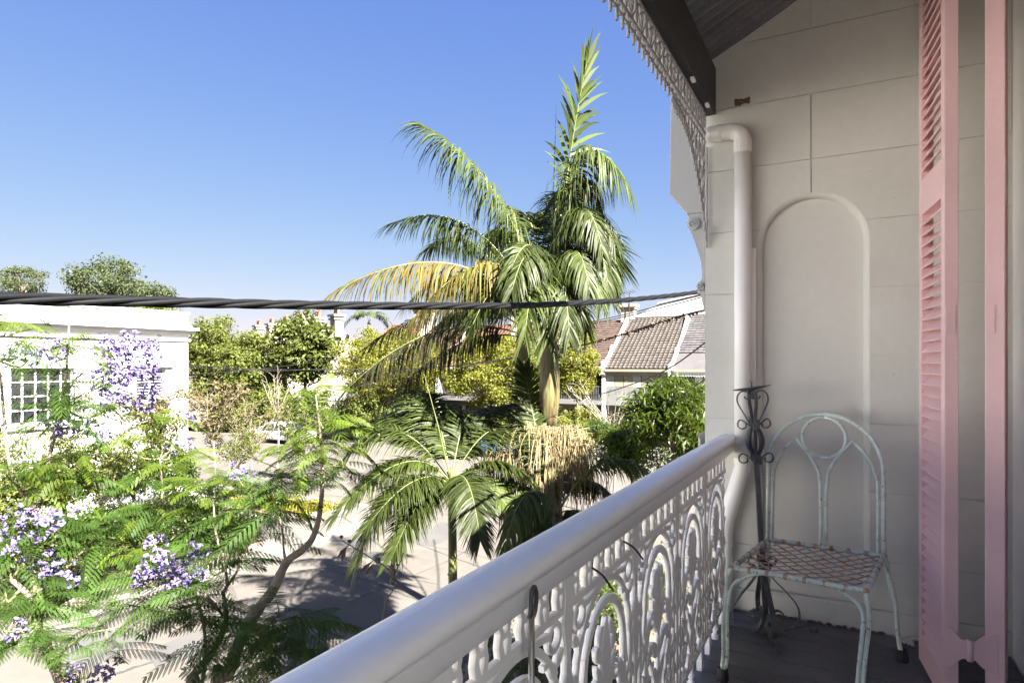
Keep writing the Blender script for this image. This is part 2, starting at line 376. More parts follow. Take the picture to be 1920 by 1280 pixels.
# garden bed along the kerb with brick edging
for k_ in range(14):
    yy = 3 + k_ * 1.25; b = MB(); b.box((-15.43 if yy < 13.5 else -17.2 if yy > 16 else -21, yy, GZ + .114), (-15.06, yy + .014, GZ + .1195)); b.build('path_joint', m_crack, bpy.data.objects['corner_footpath'])
bed = MB(); bed.box((-21.4, 2, GZ + .10), (-15.45, 13.6, GZ + .20)); bedo = tag(bed.build('garden_bed', m_soil), kind='structure')
mb = MB(); mb.box((-.045, -.105, 0), (.045, .105, .22)); bm_ = mb.mesh('brick', m_brick)
y = 2.1
while y < 13.6:
    o = put('brick', bm_, bedo); o.location = (-15.35 + rnd(-.01, .01), y, GZ + .11 + rnd(-.015, .015)); o.rotation_euler = (rnd(-.04, .04), 0, rnd(-.04, .04)); y += .228
for i in range(14):
    o = put('brick', bm_, bedo); o.location = (-15.5 - i * .228, 13.7, GZ + .11 + rnd(-.015, .015)); o.rotation_euler = (0, rnd(-.04, .04), PI / 2)
bed2 = MB(); bed2.prism([(-21, 16.2), (-17, 16.2), (-16.2, 17), (-16.6, 17.9), (-17.5, 18.3), (-21, 18.3)], V((0, 0, GZ + .1)), V((1, 0, 0)), V((0, 1, 0)), UP, .1)
bed2o = tag(bed2.build('corner_garden_bed', m_soil), kind='structure')
for (x, y_, s_) in ((-16.6, 16.6, .28), (-16.25, 17.2, .24), (-16.5, 17.8, .26), (-17.1, 18.25, .25), (-17.2, 16.15, .24), (-17.9, 16.1, .22)):
    b = MB(); b.blob((0, 0, 0), s_, s_ * .8, s_ * .7, 9, 6); me = b.mesh('stone', m_sandstone)
    for v_ in me.vertices: v_.co *= rnd(.85, 1.12)
    o = put('stone', me, bed2o); o.location = (x, y_, GZ + .2); o.rotation_euler = (0, 0, rnd(0, 6))

# ================================================================== BALCONY
YW = 3.70                                         # end wall
FZ = -1.35                                        # deck
HX = 0.66                                         # house wall
# deck boards across the balcony
dk = thing('balcony_deck', 'dark charcoal painted timber boards of the balcony floor under the chair', 'deck', (0, 1.8, FZ))
mb = MB(); mb.box((-.80, -1.6, FZ - .20), (-.70, YW - .02, FZ - .03)); mb.build('fascia', m_lace, dk)
mb = MB(); mb.box((-.70, -1.6, FZ - .16), (HX, YW - .02, FZ - .032)); mb.build('joist', m_beam, dk)
y = YW - .012; bw = .135
mb = MB(); mb.box((-.79, 0, -.03), (HX - .004, bw - .005, 0)); bme = mb.mesh('board', m_deck)
while y > -1.6:
    y -= bw; o = put('board', bme, dk); o.matrix_parent_inverse = Matrix(); o.location = (rnd(-.006, 0), y - 1.8, rnd(-.0015, .0015))
    b_ = o.modifiers.new('b', 'BEVEL'); b_.width = .003; b_.segments = 1
# end wall with scored blocks and a round-headed niche
XL, XR = -.728, HX
NX, NR, NS, NB = -.185, .268, .625, -1.235          # niche centre, half width, springing, sill
wall = thing('end_wall', 'pale painted end wall scored into blocks with a round-headed niche', 'wall', (0, YW, FZ))
def hw_at(z, r=NR):
    if z < NB - 1e-6: return 0
    if z <= NS: return r
    if z < NS + r: return math.sqrt(max(0, r * r - (z - NS) ** 2))
    return 0
zj = [-1.35, -1.235] + [NB + .245 + .3425 * i for i in range(0, 11)]
ZT = 3.4
def piece_polys(z0, z1, gap, ends=True):
    """left/right block outlines between two joints, cut by the niche"""
    out = []
    N_ = 14
    if z1 <= NB + 1e-6 or z0 >= NS + NR:
        return None
    zs = [lerp(z0, z1, i / N_) for i in range(N_ + 1)]
    for sgn in (-1, 1):
        xe = XL if sgn < 0 else XR
        poly = [(xe, z0), ] ; inner = [(NX + sgn * (hw_at(z) + (.0 if hw_at(z) > 0 else gap)), z) for z in zs]
        poly = [(xe, z0)] + inner + [(xe, z1)]
        if sgn > 0: poly = poly[::-1]
        out.append(poly[::-1])
    return out
GAP = .0030
EX, EZ, EYn = V((1, 0, 0)), V((0, 0, 1)), V((0, 1, 0))
def slab(poly, y0, t, name, m, bev=0):
    b = MB(); b.prism(poly, V((0, y0, 0)), EX, EZ, EYn, t); return b.build(name, m, wall, bevel=bev)
for i in range(len(zj) - 1):
    z0, z1 = zj[i] + GAP, zj[i + 1] - GAP
    if i == 0: z0 = FZ
    pp = piece_polys(z0, z1, GAP)
    if pp is None:
        if zj[i + 1] <= NB + 1e-6:
            slab([(XL, z0), (XR, z0), (XR, z1), (XL, z1)], YW - .008, .013, 'plinth_block', m_render, .003)
        else:
            xs = [XL, NX, XR] if i % 2 == 0 else [XL, NX + (-.42 if 0 else 0), XR]
            if i % 2: xs = [XL, XR]
            for a, b in zip(xs[:-1], xs[1:]):
                slab([(a + GAP, z0), (b - GAP, z0), (b - GAP, z1), (a + GAP, z1)], YW, .009, 'block', m_render, .0016)
    else:
        for poly in pp: slab(poly, YW, .009, 'block', m_render)
# body behind the joints, cut for the niche
def body_strip(z0, z1):
    pp = piece_polys(z0, z1, 0)
    for poly in (pp or [[(XL, z0), (XR + .3, z0), (XR + .3, z1), (XL, z1)]]):
        bd.prism(poly, V((0, YW + .009, 0)), EX, EZ, EYn, .056)
bd = MB(); body_strip(-1.6, NB); body_strip(NB, NS); body_strip(NS, NS + NR - 1e-4); body_strip(NS + NR, ZT)
bd.build('wall_core', m_render, wall)
mb = MB(); mb.box((XL, YW + .066, GZ), (6, YW + .30, ZT)); mb.build('wall_backing', m_render, wall)
# niche: rolled edge and back panel
mb = MB(); prof = [(0, 0), (-.010, .004), (-.020, .013), (-.026, .026), (-.028, .05)]
path = [(-NR, NB), (-NR, NS)] + [(NR * math.cos(a), NS + NR * math.sin(a)) for a in [PI - PI * i / 32 for i in range(1, 32)]] + [(NR, NS), (NR, NB)]
vs = []
for (x, z) in path:
    rr = NR
    for (dx, dy) in prof:
        if z <= NS: vs.append((NX + x + math.copysign(-dx, x) * -1, YW + dy, z))
        else:
            k = (NR + dx) / NR; vs.append((NX + x * k, YW + dy, NS + (z - NS) * k))
k = len(prof)
mb.add(vs, [(i * k + j, i * k + j + 1, (i + 1) * k + j + 1, (i + 1) * k + j) for i in range(len(path) - 1) for j in range(k - 1)])
mb.build('niche_edge', m_niche, wall, smooth=True)
mb = MB(); mb.box((NX - NR - .02, YW + .046, NB - .02), (NX + NR + .02, YW + .06, NS + NR + .02)); mb.build('niche_panel', m_niche, wall)
mb = MB(); mb.box((NX - NR + .001, YW + .001, NB - .018), (NX + NR - .001, YW + .045, NB + .006)); mb.build('niche_sill', m_render, wall, bevel=.004)
# outer pier flare at the wall end and skirting rubble
mb = MB(); mb.prism([(XL - .004, -.60), (XL - .035, -.40), (XL - .06, -.9), (XL - .06, FZ - .3), (XL - .004, FZ - .3)], V((0, YW + .002, 0)), EX, EZ, EYn, .29); mb.build('pier_flare', m_render, wall)
# corbel on the wall end: box head with a scrolled bracket under it
cb = MB(); xo = -.93
cb.prism([(XL - .002, 1.55), (xo + .006, 1.55), (xo, 1.02), (xo, .975), (xo + .10, .85), (XL - .002, .85)], V((0, YW + .005, 0)), EX, EZ, EYn, .27)
cb.build('corbel', m_white, wall, bevel=.006)
cb = MB()
sc_ = sm2([(xo + .10, .86), (xo + .115, .76), (xo + .15, .66), (xo + .175, .56), (xo + .18, .48), (xo + .155, .45), (xo + .15, .41), (xo + .175, .385), (xo + .18, .35), (xo + .19, .31)], 4)
cb.prism([(XL - .004, .86)] + sc_ + [(XL - .004, .29)], V((0, YW + .02, 0)), EX, EZ, EYn, .22)
cb.build('bracket_scroll', m_white, wall, bevel=.004)
cb = MB()
for (x, z, r) in ((xo + .135, .79, .036), (xo + .175, .43, .022)):
    cb.lathe([(r, 0), (r, .018), (r * .55, .026), (r * .5, .018), (r * .28, .018), (r * .2, .03), (0.001, .032)], (0, 0, 0), 16)
    me = None
    for q in range(len(cb.v) - 16 * 7, len(cb.v)):
        a, b, c_ = cb.v[q]; cb.v[q] = (x + a, YW + .02 - c_, z + b)
cb.build('rosette', m_white, wall, smooth=False)
# own house: wall beside the balcony and its mass behind
own = thing('balcony_house', 'pale rendered house wall at the far right edge beside the pink shutters', 'house', (3, 0, GZ))
mb = MB()
for (a, b) in (((HX, 2.75, -1.6), (HX + .3, YW + .064, 3.62)), ((HX, -9, -1.6), (HX + .3, .9, 3.62)), ((HX, .9, 1.75), (HX + .3, 2.75, 3.62)), ((HX, -9, GZ), (HX + .3, YW + .064, -1.6))):
    mb.box(a, b)
mb.build('wall', m_house, own)
mb = MB(); mb.box((HX + .3, -9, GZ), (9, YW + .06, GZ + .3)); mb.box((8.7, -9, GZ + .3), (9, YW + .06, 3.3)); mb.box((HX + .3, -9, 3.3), (9, YW + .06, 3.45)); mb.build('roof', m_iron_roof, own)
dr = MB(); dr.box((HX + .10, .9, -1.33), (HX + .16, 1.0, 1.75)); dr.box((HX + .10, 2.65, -1.33), (HX + .16, 2.75, 1.75)); dr.box((HX + .10, 1.78, -1.33), (HX + .16, 1.87, 1.75)); dr.box((HX + .10, 1.0, 1.65), (HX + .16, 1.78, 1.75)); dr.box((HX + .10, 1.87, 1.65), (HX + .16, 2.65, 1.75)); dr.box((HX + .10, 1.0, -1.33), (HX + .16, 1.78, -.85)); dr.box((HX + .10, 1.87, -1.33), (HX + .16, 2.65, -.85))
d_ = dr.build('door_frame', m_white, own)
for (a, b) in ((1.0, 1.78), (1.87, 2.65)):
    mb = MB(); mb.box((HX + .12, a, -.85), (HX + .13, b, 1.65)); mb.build('pane', m_glass, own)
mb = MB(); mb.box((HX + .17, .85, -1.6), (HX + .28, 2.8, -1.34)); mb.build('threshold', m_deck, own)
# neighbouring house beyond the end wall
nb = thing('neighbour_house', 'pale neighbouring house wall directly beyond the balcony end wall', 'house', (4, 8, GZ))
mb = MB(); mb.box((HX, YW + .31, GZ), (9, 7.5, 2.9)); mb.build('wall', m_render, nb)
mb = MB(); mb.prism([(HX - .1, 2.91), (9.1, 2.91), (9.1, 3.0), (5, 3.6), (HX - .1, 3.0)], V((0, YW + .31, 0)), EX, EZ, EYn, 3.6); mb.build('roof', m_iron_roof, nb)

# balcony roof: beam, corrugated sheets
br = thing('balcony_roof', 'dark corrugated iron balcony roof on a charcoal timber beam above the lace fringe', 'roof', (0, 1, 1.4))
mb = MB(); mb.box((-.775, -1.6, 1.385), (-.668, YW - .001, 1.645)); mb.build('beam', m_beam, br, bevel=.004)
mb = MB(); mb.box((-.81, -1.6, 1.60), (-.777, YW - .001, 1.70)); mb.tube([(-.86, -1.6, 1.60), (-.86, YW, 1.60)], .055, 10); mb.build('gutter', m_beam, br)
for (y_, zz) in ((3.50, 1.374), (3.15, 1.374)):
    b = MB(); b.box((-.690, y_, zz - .002), (-.672, y_ + .045, zz + .012)); o = b.build('packer', m_lace, br)
def roof_z(x):
    t = (x + .86) / (HX + .86); return 1.545 + .87 * t - .05 * math.sin(PI * t)
sheet_w = .76; y = YW - .002
while y > -1.6:
    b = MB(); ny = 61; nx = 9; vs = []
    for layer in (0, .003):
        for j in range(ny):
            yy = y - sheet_w * j / (ny - 1)
            for i in range(nx):
                x = lerp(-.93, HX - .002, i / (nx - 1))
                vs.append((x, yy, roof_z(x) + .082 + .019 * math.cos(2 * PI * yy / .076) + layer))
    fs = []
    for l in (0, 1):
        for j in range(ny - 1):
            for i in range(nx - 1):
                a = l * nx * ny + j * nx + i; f = (a, a + 1, a + nx + 1, a + nx); fs.append(f if l == 0 else f[::-1])
    b.add(vs, fs); b.build('roof_sheet', m_iron_roof, br, smooth=True); y -= sheet_w - .0

# ------------------------------------------------------------------ lace fringe under the beam
EYv = V((0, 1, 0))
fr = thing('iron_lace_fringe', 'grey-brown cast iron lace fringe hanging along the balcony beam', 'iron lace', (-.715, 1.5, 1.385))
PF = .129
fm = MB(); o0 = V((0, 0, 0)); T = .010
def rb(m_, pts, w, t=T):
    w = [x * .8 for x in w] if hasattr(w, '__len__') else w * .8
    m_.ribbon(pts, w, t, o0, EYv, UP, V((1, 0, 0)))
rb(fm, [(-PF / 2, -.008), (PF / 2, -.008)], .016)
rb(fm, [(-PF / 2, -.118), (PF / 2, -.118)], .014)
rb(fm, [(-PF / 2, -.160), (PF / 2, -.160)], .010)
for s_ in (-1, 1):
    rb(fm, sm2([(0, -.115), (s_ * .022, -.095), (s_ * .047, -.07), (s_ * .052, -.042), (s_ * .034, -.022), (s_ * .014, -.032), (s_ * .016, -.05), (s_ * .030, -.052)]), .0095)
    rb(fm, sm2([(0, -.03), (s_ * .010, -.06), (s_ * .006, -.085), (0, -.10)]), .009)
    rb(fm, sm2([(s_ * .0645, -.01), (s_ * .060, -.03), (s_ * .0645, -.06), (s_ * .056, -.09), (s_ * .0645, -.118)]), .010)
for q in (-.032, .032):
    rb(fm, [(q + p[0], p[1]) for p in arc(0, -.139, .015, 0, 360, 12)], .008)
    rb(fm, [(q, -.160), (q, -.178), (q, -.205)], [.012, .020, .014])
    rb(fm, [(q + .032, -.16), (q + .032, -.172)], [.02, .012])
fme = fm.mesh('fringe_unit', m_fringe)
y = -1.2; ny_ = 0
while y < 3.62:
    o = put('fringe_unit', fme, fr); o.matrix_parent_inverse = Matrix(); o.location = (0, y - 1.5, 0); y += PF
# lace corner bracket sweeping down the end wall
bk = MB()
def bzc(t):                                        # lower outline of the bracket in (Y, Z) relative to the wall face
    return (-.80 + .80 * t, -.20 - .53 * (t ** 2.6))
def rbk(pts, w): bk.ribbon(pts, w, T, V((-.715, YW - .012, 1.385)), EYv, UP, V((1, 0, 0)))
low = [bzc(i / 24) for i in range(25)]
rbk([(y_ - .0, z_ + .02) for y_, z_ in low if y_ < 0.001], .014)
rbk([(-.008, -.18), (-.008, -.74)], .016)
for i in range(1, 24):
    y_, z_ = low[i]
    rbk([(y_, z_ + .02), (y_ - .004, z_ - .012), (y_ - .002, z_ - .034)], [.010, .018, .012])
for k_ in range(7):
    t = .18 + k_ * .115; y_, z_ = bzc(t); top = -.2; z_ += .03
    if top - z_ < .04: 
        rbk(arc(y_, z_ + .01, .014, 0, 360, 10), .008); continue
    n_b = max(1, int((top - z_) / .085))
    for q in range(n_b):
        zc = lerp(z_, top, (q + .5) / n_b); hh = (top - z_) / n_b / 2
        rbk(sm2([(y_, zc - hh), (y_ + .03, zc - hh * .3), (y_ + .025, zc + hh * .5), (y_, zc + hh * .7), (y_ - .012, zc + hh * .2), (y_ + .004, zc)]), .010)
        rbk(sm2([(y_, zc - hh), (y_ - .03, zc - hh * .2), (y_ - .028, zc + hh * .5), (y_ - .01, zc + hh), (y_, zc + hh * .3)]), .010)
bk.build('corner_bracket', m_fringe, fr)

# ------------------------------------------------------------------ balustrade
XB = -.590
bal = thing('lace_balustrade', 'white cast iron lace balustrade with a rounded handrail along the balcony edge', 'balustrade', (XB, 1.8, FZ))
# handrail profile (X offset, Z)
prof = [(-.045, -.490), (.030, -.490), (.032, -.487), (.032, -.448), (.026, -.445), (.026, -.439), (.040, -.437), (.048, -.431), (.051, -.422), (.048, -.411), (.038, -.402), (.020, -.396), (-.005, -.394), (-.032, -.397), (-.052, -.406), (-.063, -.420), (-.062, -.432), (-.052, -.438), (-.045, -.443)]
rl = MB(); o_ = V((XB - .012, 0, 0)); ys = [-1.6, 0, .6, 1.2, 1.8, 2.4, 3.0, YW - .001]
vs = [V((o_.x + p[0], y_, p[1])) for y_ in ys for p in prof]; n_ = len(prof)
rl.add(vs, [(i * n_ + k, i * n_ + (k + 1) % n_, (i + 1) * n_ + (k + 1) % n_, (i + 1) * n_ + k) for i in range(len(ys) - 1) for k in range(n_)] + [tuple(range(n_)), tuple((len(ys) - 1) * n_ + k for k in range(n_))[::-1]])
rail = rl.build('handrail', m_rail, bal)
me = rail.data; me.polygons.foreach_set('use_smooth', [True] * len(me.polygons)); me.set_sharp_from_angle(angle=math.radians(40))
# one panel, drawn as flat bars and cast leaves
PW = .53; TT = .014
ZB = -1.268
def P_(m_, pts, w, t=TT):
    w = [x * 1.22 for x in w] if hasattr(w, '__len__') else w * 1.22
    m_.ribbon(pts, w, t, o0, EYv, UP, V((1, 0, 0)), soft=.78)
def mir(pts): return [(PW - a, b) for a, b in pts]
def both(m_, pts, w, t=TT): P_(m_, pts, w, t); P_(m_, mir(pts), w, t)
def leafshape(m_, y0, z0, y1, z1, w, t=TT):
    P_(m_, [(lerp(y0, y1, k), lerp(z0, z1, k)) for k in (0, .2, .45, .7, .9, 1)], [w * .35, w * .8, w, w * .75, w * .35, w * .1], t)
fz = MB()                                           # frieze: keyhole posts on a bar
P_(fz, [(0, -.568), (PW, -.568)], .020)
for k_ in range(6):
    s_ = PW * (k_ + .5) / 6
    P_(fz, [(s_ - .016, -.470), (s_ - .020, -.492), (s_ - .013, -.512), (s_ - .017, -.535), (s_ - .010, -.565)], [.016, .016, .013, .017, .02])
    P_(fz, [(s_ + .016, -.470), (s_ + .020, -.492), (s_ + .013, -.512), (s_ + .017, -.535), (s_ + .010, -.565)], [.016, .016, .013, .017, .02])
    P_(fz, [(s_ - .02, -.520), (s_ + .02, -.520)], .014)
ar = MB()                                           # arches
cz = -.800
for (r, w) in ((.212, .017), (.155, .021)):
    P_(ar, [(PW / 2 - r, -1.24), (PW / 2 - r, cz)] + arc(PW / 2, cz, r, 180, 0, 22, r * 1.02) + [(PW / 2 + r, cz), (PW / 2 + r, -1.24)], w)
both(ar, sm2([(PW / 2 - .212, -.93), (PW / 2 - .185, -.90), (PW / 2 - .155, -.93)]), .013)
both(ar, sm2([(PW / 2 - .208, -.73), (PW / 2 - .19, -.70), (PW / 2 - .165, -.66), (PW / 2 - .13, -.66)]), .013)
for (a, b, r) in ((.075, -.612, .030),):
    both(ar, arc(a, b, r, 0, 360, 16), .014)
both(ar, sm2([(.105, -.60), (.15, -.595), (.20, -.585)]), .014)
ps = MB()                                           # posts, cusped and flared at the head (half at each panel edge)
P_(ps, [(.0, -.470), (.0, -.50), (.0, -.55), (.0, -.60), (.0, -.64), (.0, -.68), (.0, -.72), (.0, -.745), (.0, -.77), (.0, -.79), (.0, -.83), (.0, -.90), (.0, -1.0), (.0, -1.25)],
     [.075, .058, .040, .062, .040, .027, .030, .054, .072, .050, .064, .032, .026, .026], TT * 1.15)
both(ar, arc(0, -.86, .045, 90, 0, 8) + [(.045, -1.0), (.046, -1.20), (.03, -1.25)], .015)
sw = MB()                                           # scrollwork: crossing sweeps, palmette, scrolls
both(sw, sm2([(.028, -.80), (.075, -.90), (.14, -1.02), (.21, -1.16), (.265, -1.25)]), .015)
both(sw, sm2([(.115, -.93), (.17, -.99), (.235, -1.10), (.33, -1.22), (.40, -1.255)]), .013)
leafshape(sw, .098, -.95, .155, -.84, .050); leafshape(sw, PW - .098, -.95, PW - .155, -.84, .050)
leafshape(sw, .165, -1.06, .075, -1.0, .036); leafshape(sw, PW - .165, -1.06, PW - .075, -1.0, .036)
P_(sw, [(PW / 2, -1.26), (PW / 2, -1.0), (PW / 2, -.86)], [.024, .020, .018])
for (a, b, c_, d, w) in ((0, -.88, 0, -.685, .075), (0, -.92, .075, -.79, .045), (0, -.92, -.075, -.79, .045), (0, -1.0, .09, -.93, .040), (0, -1.0, -.09, -.93, .040), (0, -1.10, .06, -1.02, .036), (0, -1.10, -.06, -1.02, .036), (.155, -1.12, .20, -1.02, .034), (-.155, -1.12, -.20, -1.02, .034)):
    leafshape(sw, PW / 2 + a, b, PW / 2 + c_, d, w)
for (y_, z_, dy_, dz_, w_) in ((.125, -.90, .05, .05, .034), (.125, -.99, .052, .055, .034), (.125, -1.085, .05, .05, .032), (.125, -1.17, .05, .045, .03), (.065, -.80, -.03, .055, .03), (.065, -.70, .04, .035, .03), (.19, -.745, .035, -.05, .034), (.235, -.70, -.03, -.055, .03), (.03, -.655, .04, -.03, .026), (.20, -1.12, -.045, .04, .03), (.235, -1.17, .0, .07, .03)):
    leafshape(sw, y_, z_, y_ + dy_, z_ + dz_, w_); leafshape(sw, PW - y_, z_, PW - y_ - dy_, z_ + dz_, w_)
both(sw, spiral(.19, -.86, .030, .008, 60, 1.2, 14), .011)
both(sw, spiral(.165, -.955, .026, .007, 240, -1.2, 14), .010)
both(sw, sm2([(.118, -1.0), (.150, -1.05), (.155, -1.12), (.125, -1.17)]), .012)
both(sw, sm2([(.085, -.88), (.100, -.80), (.112, -.74)]), .012)
for zz_ in (-.95, -1.06, -1.17): leafshape(sw, .012, zz_, .046, zz_ + .055, .026); leafshape(sw, PW - .012, zz_, PW - .046, zz_ + .055, .026)
for zz_ in (-.98, -1.09): leafshape(sw, .062, zz_, .100, zz_ + .06, .028); leafshape(sw, PW - .062, zz_, PW - .100, zz_ + .06, .028)
both(sw, spiral(.115, -1.145, .052, .012, 200, 1.4, 22), .013)
both(sw, spiral(.205, -1.215, .036, .010, 30, -1.3, 18), .012)
both(sw, spiral(.06, -1.215, .030, .008, 120, 1.2, 14), .011)
both(sw, sm2([(0, -1.02), (.03, -1.08), (.065, -1.10), (.10, -1.19), (.165, -1.25)]), .012)
P_(sw, [(0, ZB + .008), (PW, ZB + .008)], .018)
meshes = [('frieze', fz.mesh('frieze', m_lace)), ('arch', ar.mesh('arch', m_lace)), ('post', ps.mesh('post', m_lace)), ('scrollwork', sw.mesh('scrollwork', m_lace))]
ft = MB(); ft.box((-.011, -.017, FZ), (.011, .017, FZ + .055)); ft.box((-.009, -.011, FZ + .055), (.009, .011, ZB + .01)); ftm = ft.mesh('foot', m_lace)
fk = MB(); fk.lathe([(.017, FZ), (.017, FZ + .02), (.009, FZ + .03), (.016, FZ + .05), (.009, FZ + .07), (.011, ZB + .01)], (0, 0, 0), 8); fkm = fk.mesh('foot', m_lace)
Y0 = 2.974 + .53
for k_ in range(-1, 9):
    yb = Y0 - PW * k_
    if yb < -1.4: break
    pn = bpy.data.objects.new('lace_panel', None); C.objects.link(pn); pn.parent = bal; pn.location = (0, yb - PW - 1.8 + (0 if k_ >= 0 else 0), -FZ)
    for nm, me in meshes:
        if k_ == -1:                                # the last bay is cut off at the wall
            me = me.copy()
            import bmesh
            bm2 = bmesh.new(); bm2.from_mesh(me)
            bmesh.ops.bisect_plane(bm2, geom=bm2.verts[:] + bm2.edges[:] + bm2.faces[:], plane_co=(0, YW - yb + 0 - .004 + 0, 0), plane_no=(0, 1, 0), clear_outer=True)
            bm2.to_mesh(me); bm2.free(); pn.location.y = yb - 1.8
        o = bpy.data.objects.new(nm, me); C.objects.link(o); o.parent = pn
    if k_ >= 0:
        for q, ss in enumerate((.5, 1.5, 2.5)):
            o = bpy.data.objects.new('foot', fkm if q == 1 else ftm); C.objects.link(o); o.parent = pn; o.location = (0, PW * ss / 3, 0)

# things on the handrail
hk = thing('hanging_rod', 'thin steel rod hooked on the inside of the white handrail', 'rod', (XB + .03, 1.14, -.45))
mb = MB(); xr = XB + .030
mb.tube([(xr, 1.14, -.50), (xr, 1.143, -1.30)], .0062, 8); mb.build('rod', m_steel, hk, smooth=True)
mb = MB(); mb.tube(smooth_path([(xr - .005, 1.14, -.505), (xr + .004, 1.128, -.49), (xr + .006, 1.128, -.455), (xr + .006, 1.138, -.442), (xr + .006, 1.149, -.455), (xr + .004, 1.15, -.49), (xr, 1.14, -.51)]), .0048, 6); mb.build('hook', m_wrought, hk, smooth=True)
for i, (y0, z0, y1, z1, lb) in enumerate(((1.52, -.515, 1.575, -.585, 'black cable tie sticking off the lace nearer the steel rod'), (1.776, -.512, 1.84, -.575, 'black cable tie sticking off the lace farther from the steel rod'))):
    mb = MB(); mb.tube(smooth_path([(XB + .012, y0, z0), (XB + .035, lerp(y0, y1, .4), lerp(z0, z1, .35)), (XB + .05, y1, z1)]), .0028, 5)
    tag(mb.build('cable_tie', m_rubber), lb, 'cable tie', 'cable ties on the lace')

# ------------------------------------------------------------------ downpipe
dp = thing('downpipe', 'white painted downpipe with an elbow running down the end wall', 'pipe', (-.52, 3.63, FZ))
px_, py_, rr_ = -.518, YW - .05, .044
elb = smooth_path([(-.70, py_, 1.262), (-.60, py_, 1.262), (-.562, py_, 1.258), (-.53, py_, 1.235), (px_, py_, 1.20), (px_, py_, 1.16)], 4)
mb = MB(); mb.tube(elb, rr_, 16); mb.build('elbow', m_pipe, dp, smooth=True)
mb = MB(); mb.tube([(px_, py_, 1.18), (px_, py_, .2), (px_, py_, -.545)], rr_, 16); mb.build('vertical_pipe', m_pipe, dp, smooth=True)
mb = MB(); mb.tube(smooth_path([(px_, py_, -.52), (px_, py_, -.56), (px_ - .02, py_ , -.63), (px_ - .075, py_, -.82), (px_ - .095, py_, -.92), (px_ - .098, py_, -1.0), (px_ - .098, py_, -1.36)], 4), rr_ * .98, 16); mb.build('offset_bend', m_pipe, dp, smooth=True)
for (a, b) in (((-.645, py_, 1.262), (-.63, py_, 1.262)), ((px_, py_, 1.20), (px_, py_, 1.135)), ((px_, py_, -.515), (px_, py_, -.545)), ((px_ - .097, py_, -.97), (px_ - .098, py_, -1.0))):
    mb = MB(); mb.tube([a, b], rr_ + .0035, 16); mb.build('collar', m_pipe, dp)
mb = MB(); mb.box((px_ + .036, py_ + .02, -.4), (px_ + .062, YW - .001, .62)); mb.build('cover_strip', m_pipe, dp, bevel=.003)
# mud nest
mb = MB()
for k_ in range(16): mb.blob((-.562 + (k_ % 8) * .0095 + rnd(-.003, .003), YW - .003, 1.425 + (k_ // 8) * .014 + rnd(-.004, .004)), .009, .010, .011 + rnd(-.003, .003), 7, 5)
tag(mb.build('mud_nest', m_mud, smooth=True), 'small brown mud wasp nest on the wall above the pipe elbow', 'nest')

# ------------------------------------------------------------------ pink shutters
def shutter(A, B, th, side, name, label, louvre):
    """A far bottom corner, B near bottom corner (XY); leaf from z0 to z1"""
    a = V((A[0], A[1], 0)); b = V((B[0], B[1], 0)); e = (b - a); Lw = e.length; e.normalize(); n = V((-e.y, e.x, 0)) * side
    z0, z1 = -1.325, 1.72
    t_ = thing(name, label, 'shutter', (a.x, a.y, z0), 'pink louvred shutter leaves')
    def bx(m_, s0, s1, zz0, zz1, n0=0, n1=None):
        n1 = th if n1 is None else n1
        m_.prism([(s0, zz0), (s1, zz0), (s1, zz1), (s0, zz1)], a + n * n0, e, UP, n, n1 - n0)
    st = .052
    for (s0, s1) in ((0, st), (Lw - st, Lw)):
        mb = MB(); bx(mb, s0, s1, z0, z1); mb.build('stile', m_pink, t_, bevel=.003)
    rails = ((z0, z0 + .115), (.65, .80), (z1 - .10, z1))
    for (q0, q1) in rails:
        mb = MB(); bx(mb, st, Lw - st, q0, q1, .001, th - .001); mb.build('rail', m_pink, t_, bevel=.002)
    if louvre:
        pitch = .0455; mb = MB(); ww = .064; tl = .007
        dv = n * (-math.cos(math.radians(48))) + UP * (-math.sin(math.radians(48)))   # blade falls outward (toward -n)
        nb_ = dv.cross(e).normalized()
        c0 = n * (th / 2) - dv * (ww / 2)
        poly = [(0, -tl / 2), (ww, -tl / 2), (ww + .002, 0), (ww, tl / 2), (0, tl / 2)]
        o__ = V((0, 0, 0))
        vs = []; nn_ = len(poly)
        for ss in (st - .004, Lw - st + .004):
            for (p, q) in poly: vs.append(c0 + e * ss + dv * p + nb_ * q)
        mb.add(vs, [tuple(range(nn_))[::-1], tuple(range(nn_, 2 * nn_))] + [(i, (i + 1) % nn_, (i + 1) % nn_ + nn_, i + nn_) for i in range(nn_)])
        lm = mb.mesh('louvre', m_pink)
        for (q0, q1) in ((z0 + .115, .65), (.80, z1 - .10)):
            k_ = int((q1 - q0) / pitch)
            for i in range(k_):
                o = put('louvre', lm, t_); o.matrix_parent_inverse = Matrix(); o.location = V((a.x, a.y, lerp(q0, q1, (i + .5) / k_))) - t_.location
    else:
        for (q0, q1) in ((z0 + .115, .665), (.79, z1 - .10)):
            mb = MB(); bx(mb, st, Lw - st, q0, q1, .012, th - .012); mb.build('panel', m_pink, t_)
    return t_, a, b, e, n
s1, a1, b1, e1_, n1_ = shutter((.268, 3.40), (.318, 2.97), .047, 1, 'shutter_leaf', 'pink louvred shutter leaf standing nearer the chair', True)
s2, a2, b2, e2_, n2_ = shutter((.530, 3.40), (.446, 2.97), .060, 1, 'shutter_leaf', 'pink shutter leaf seen edge on beside the house wall', True)
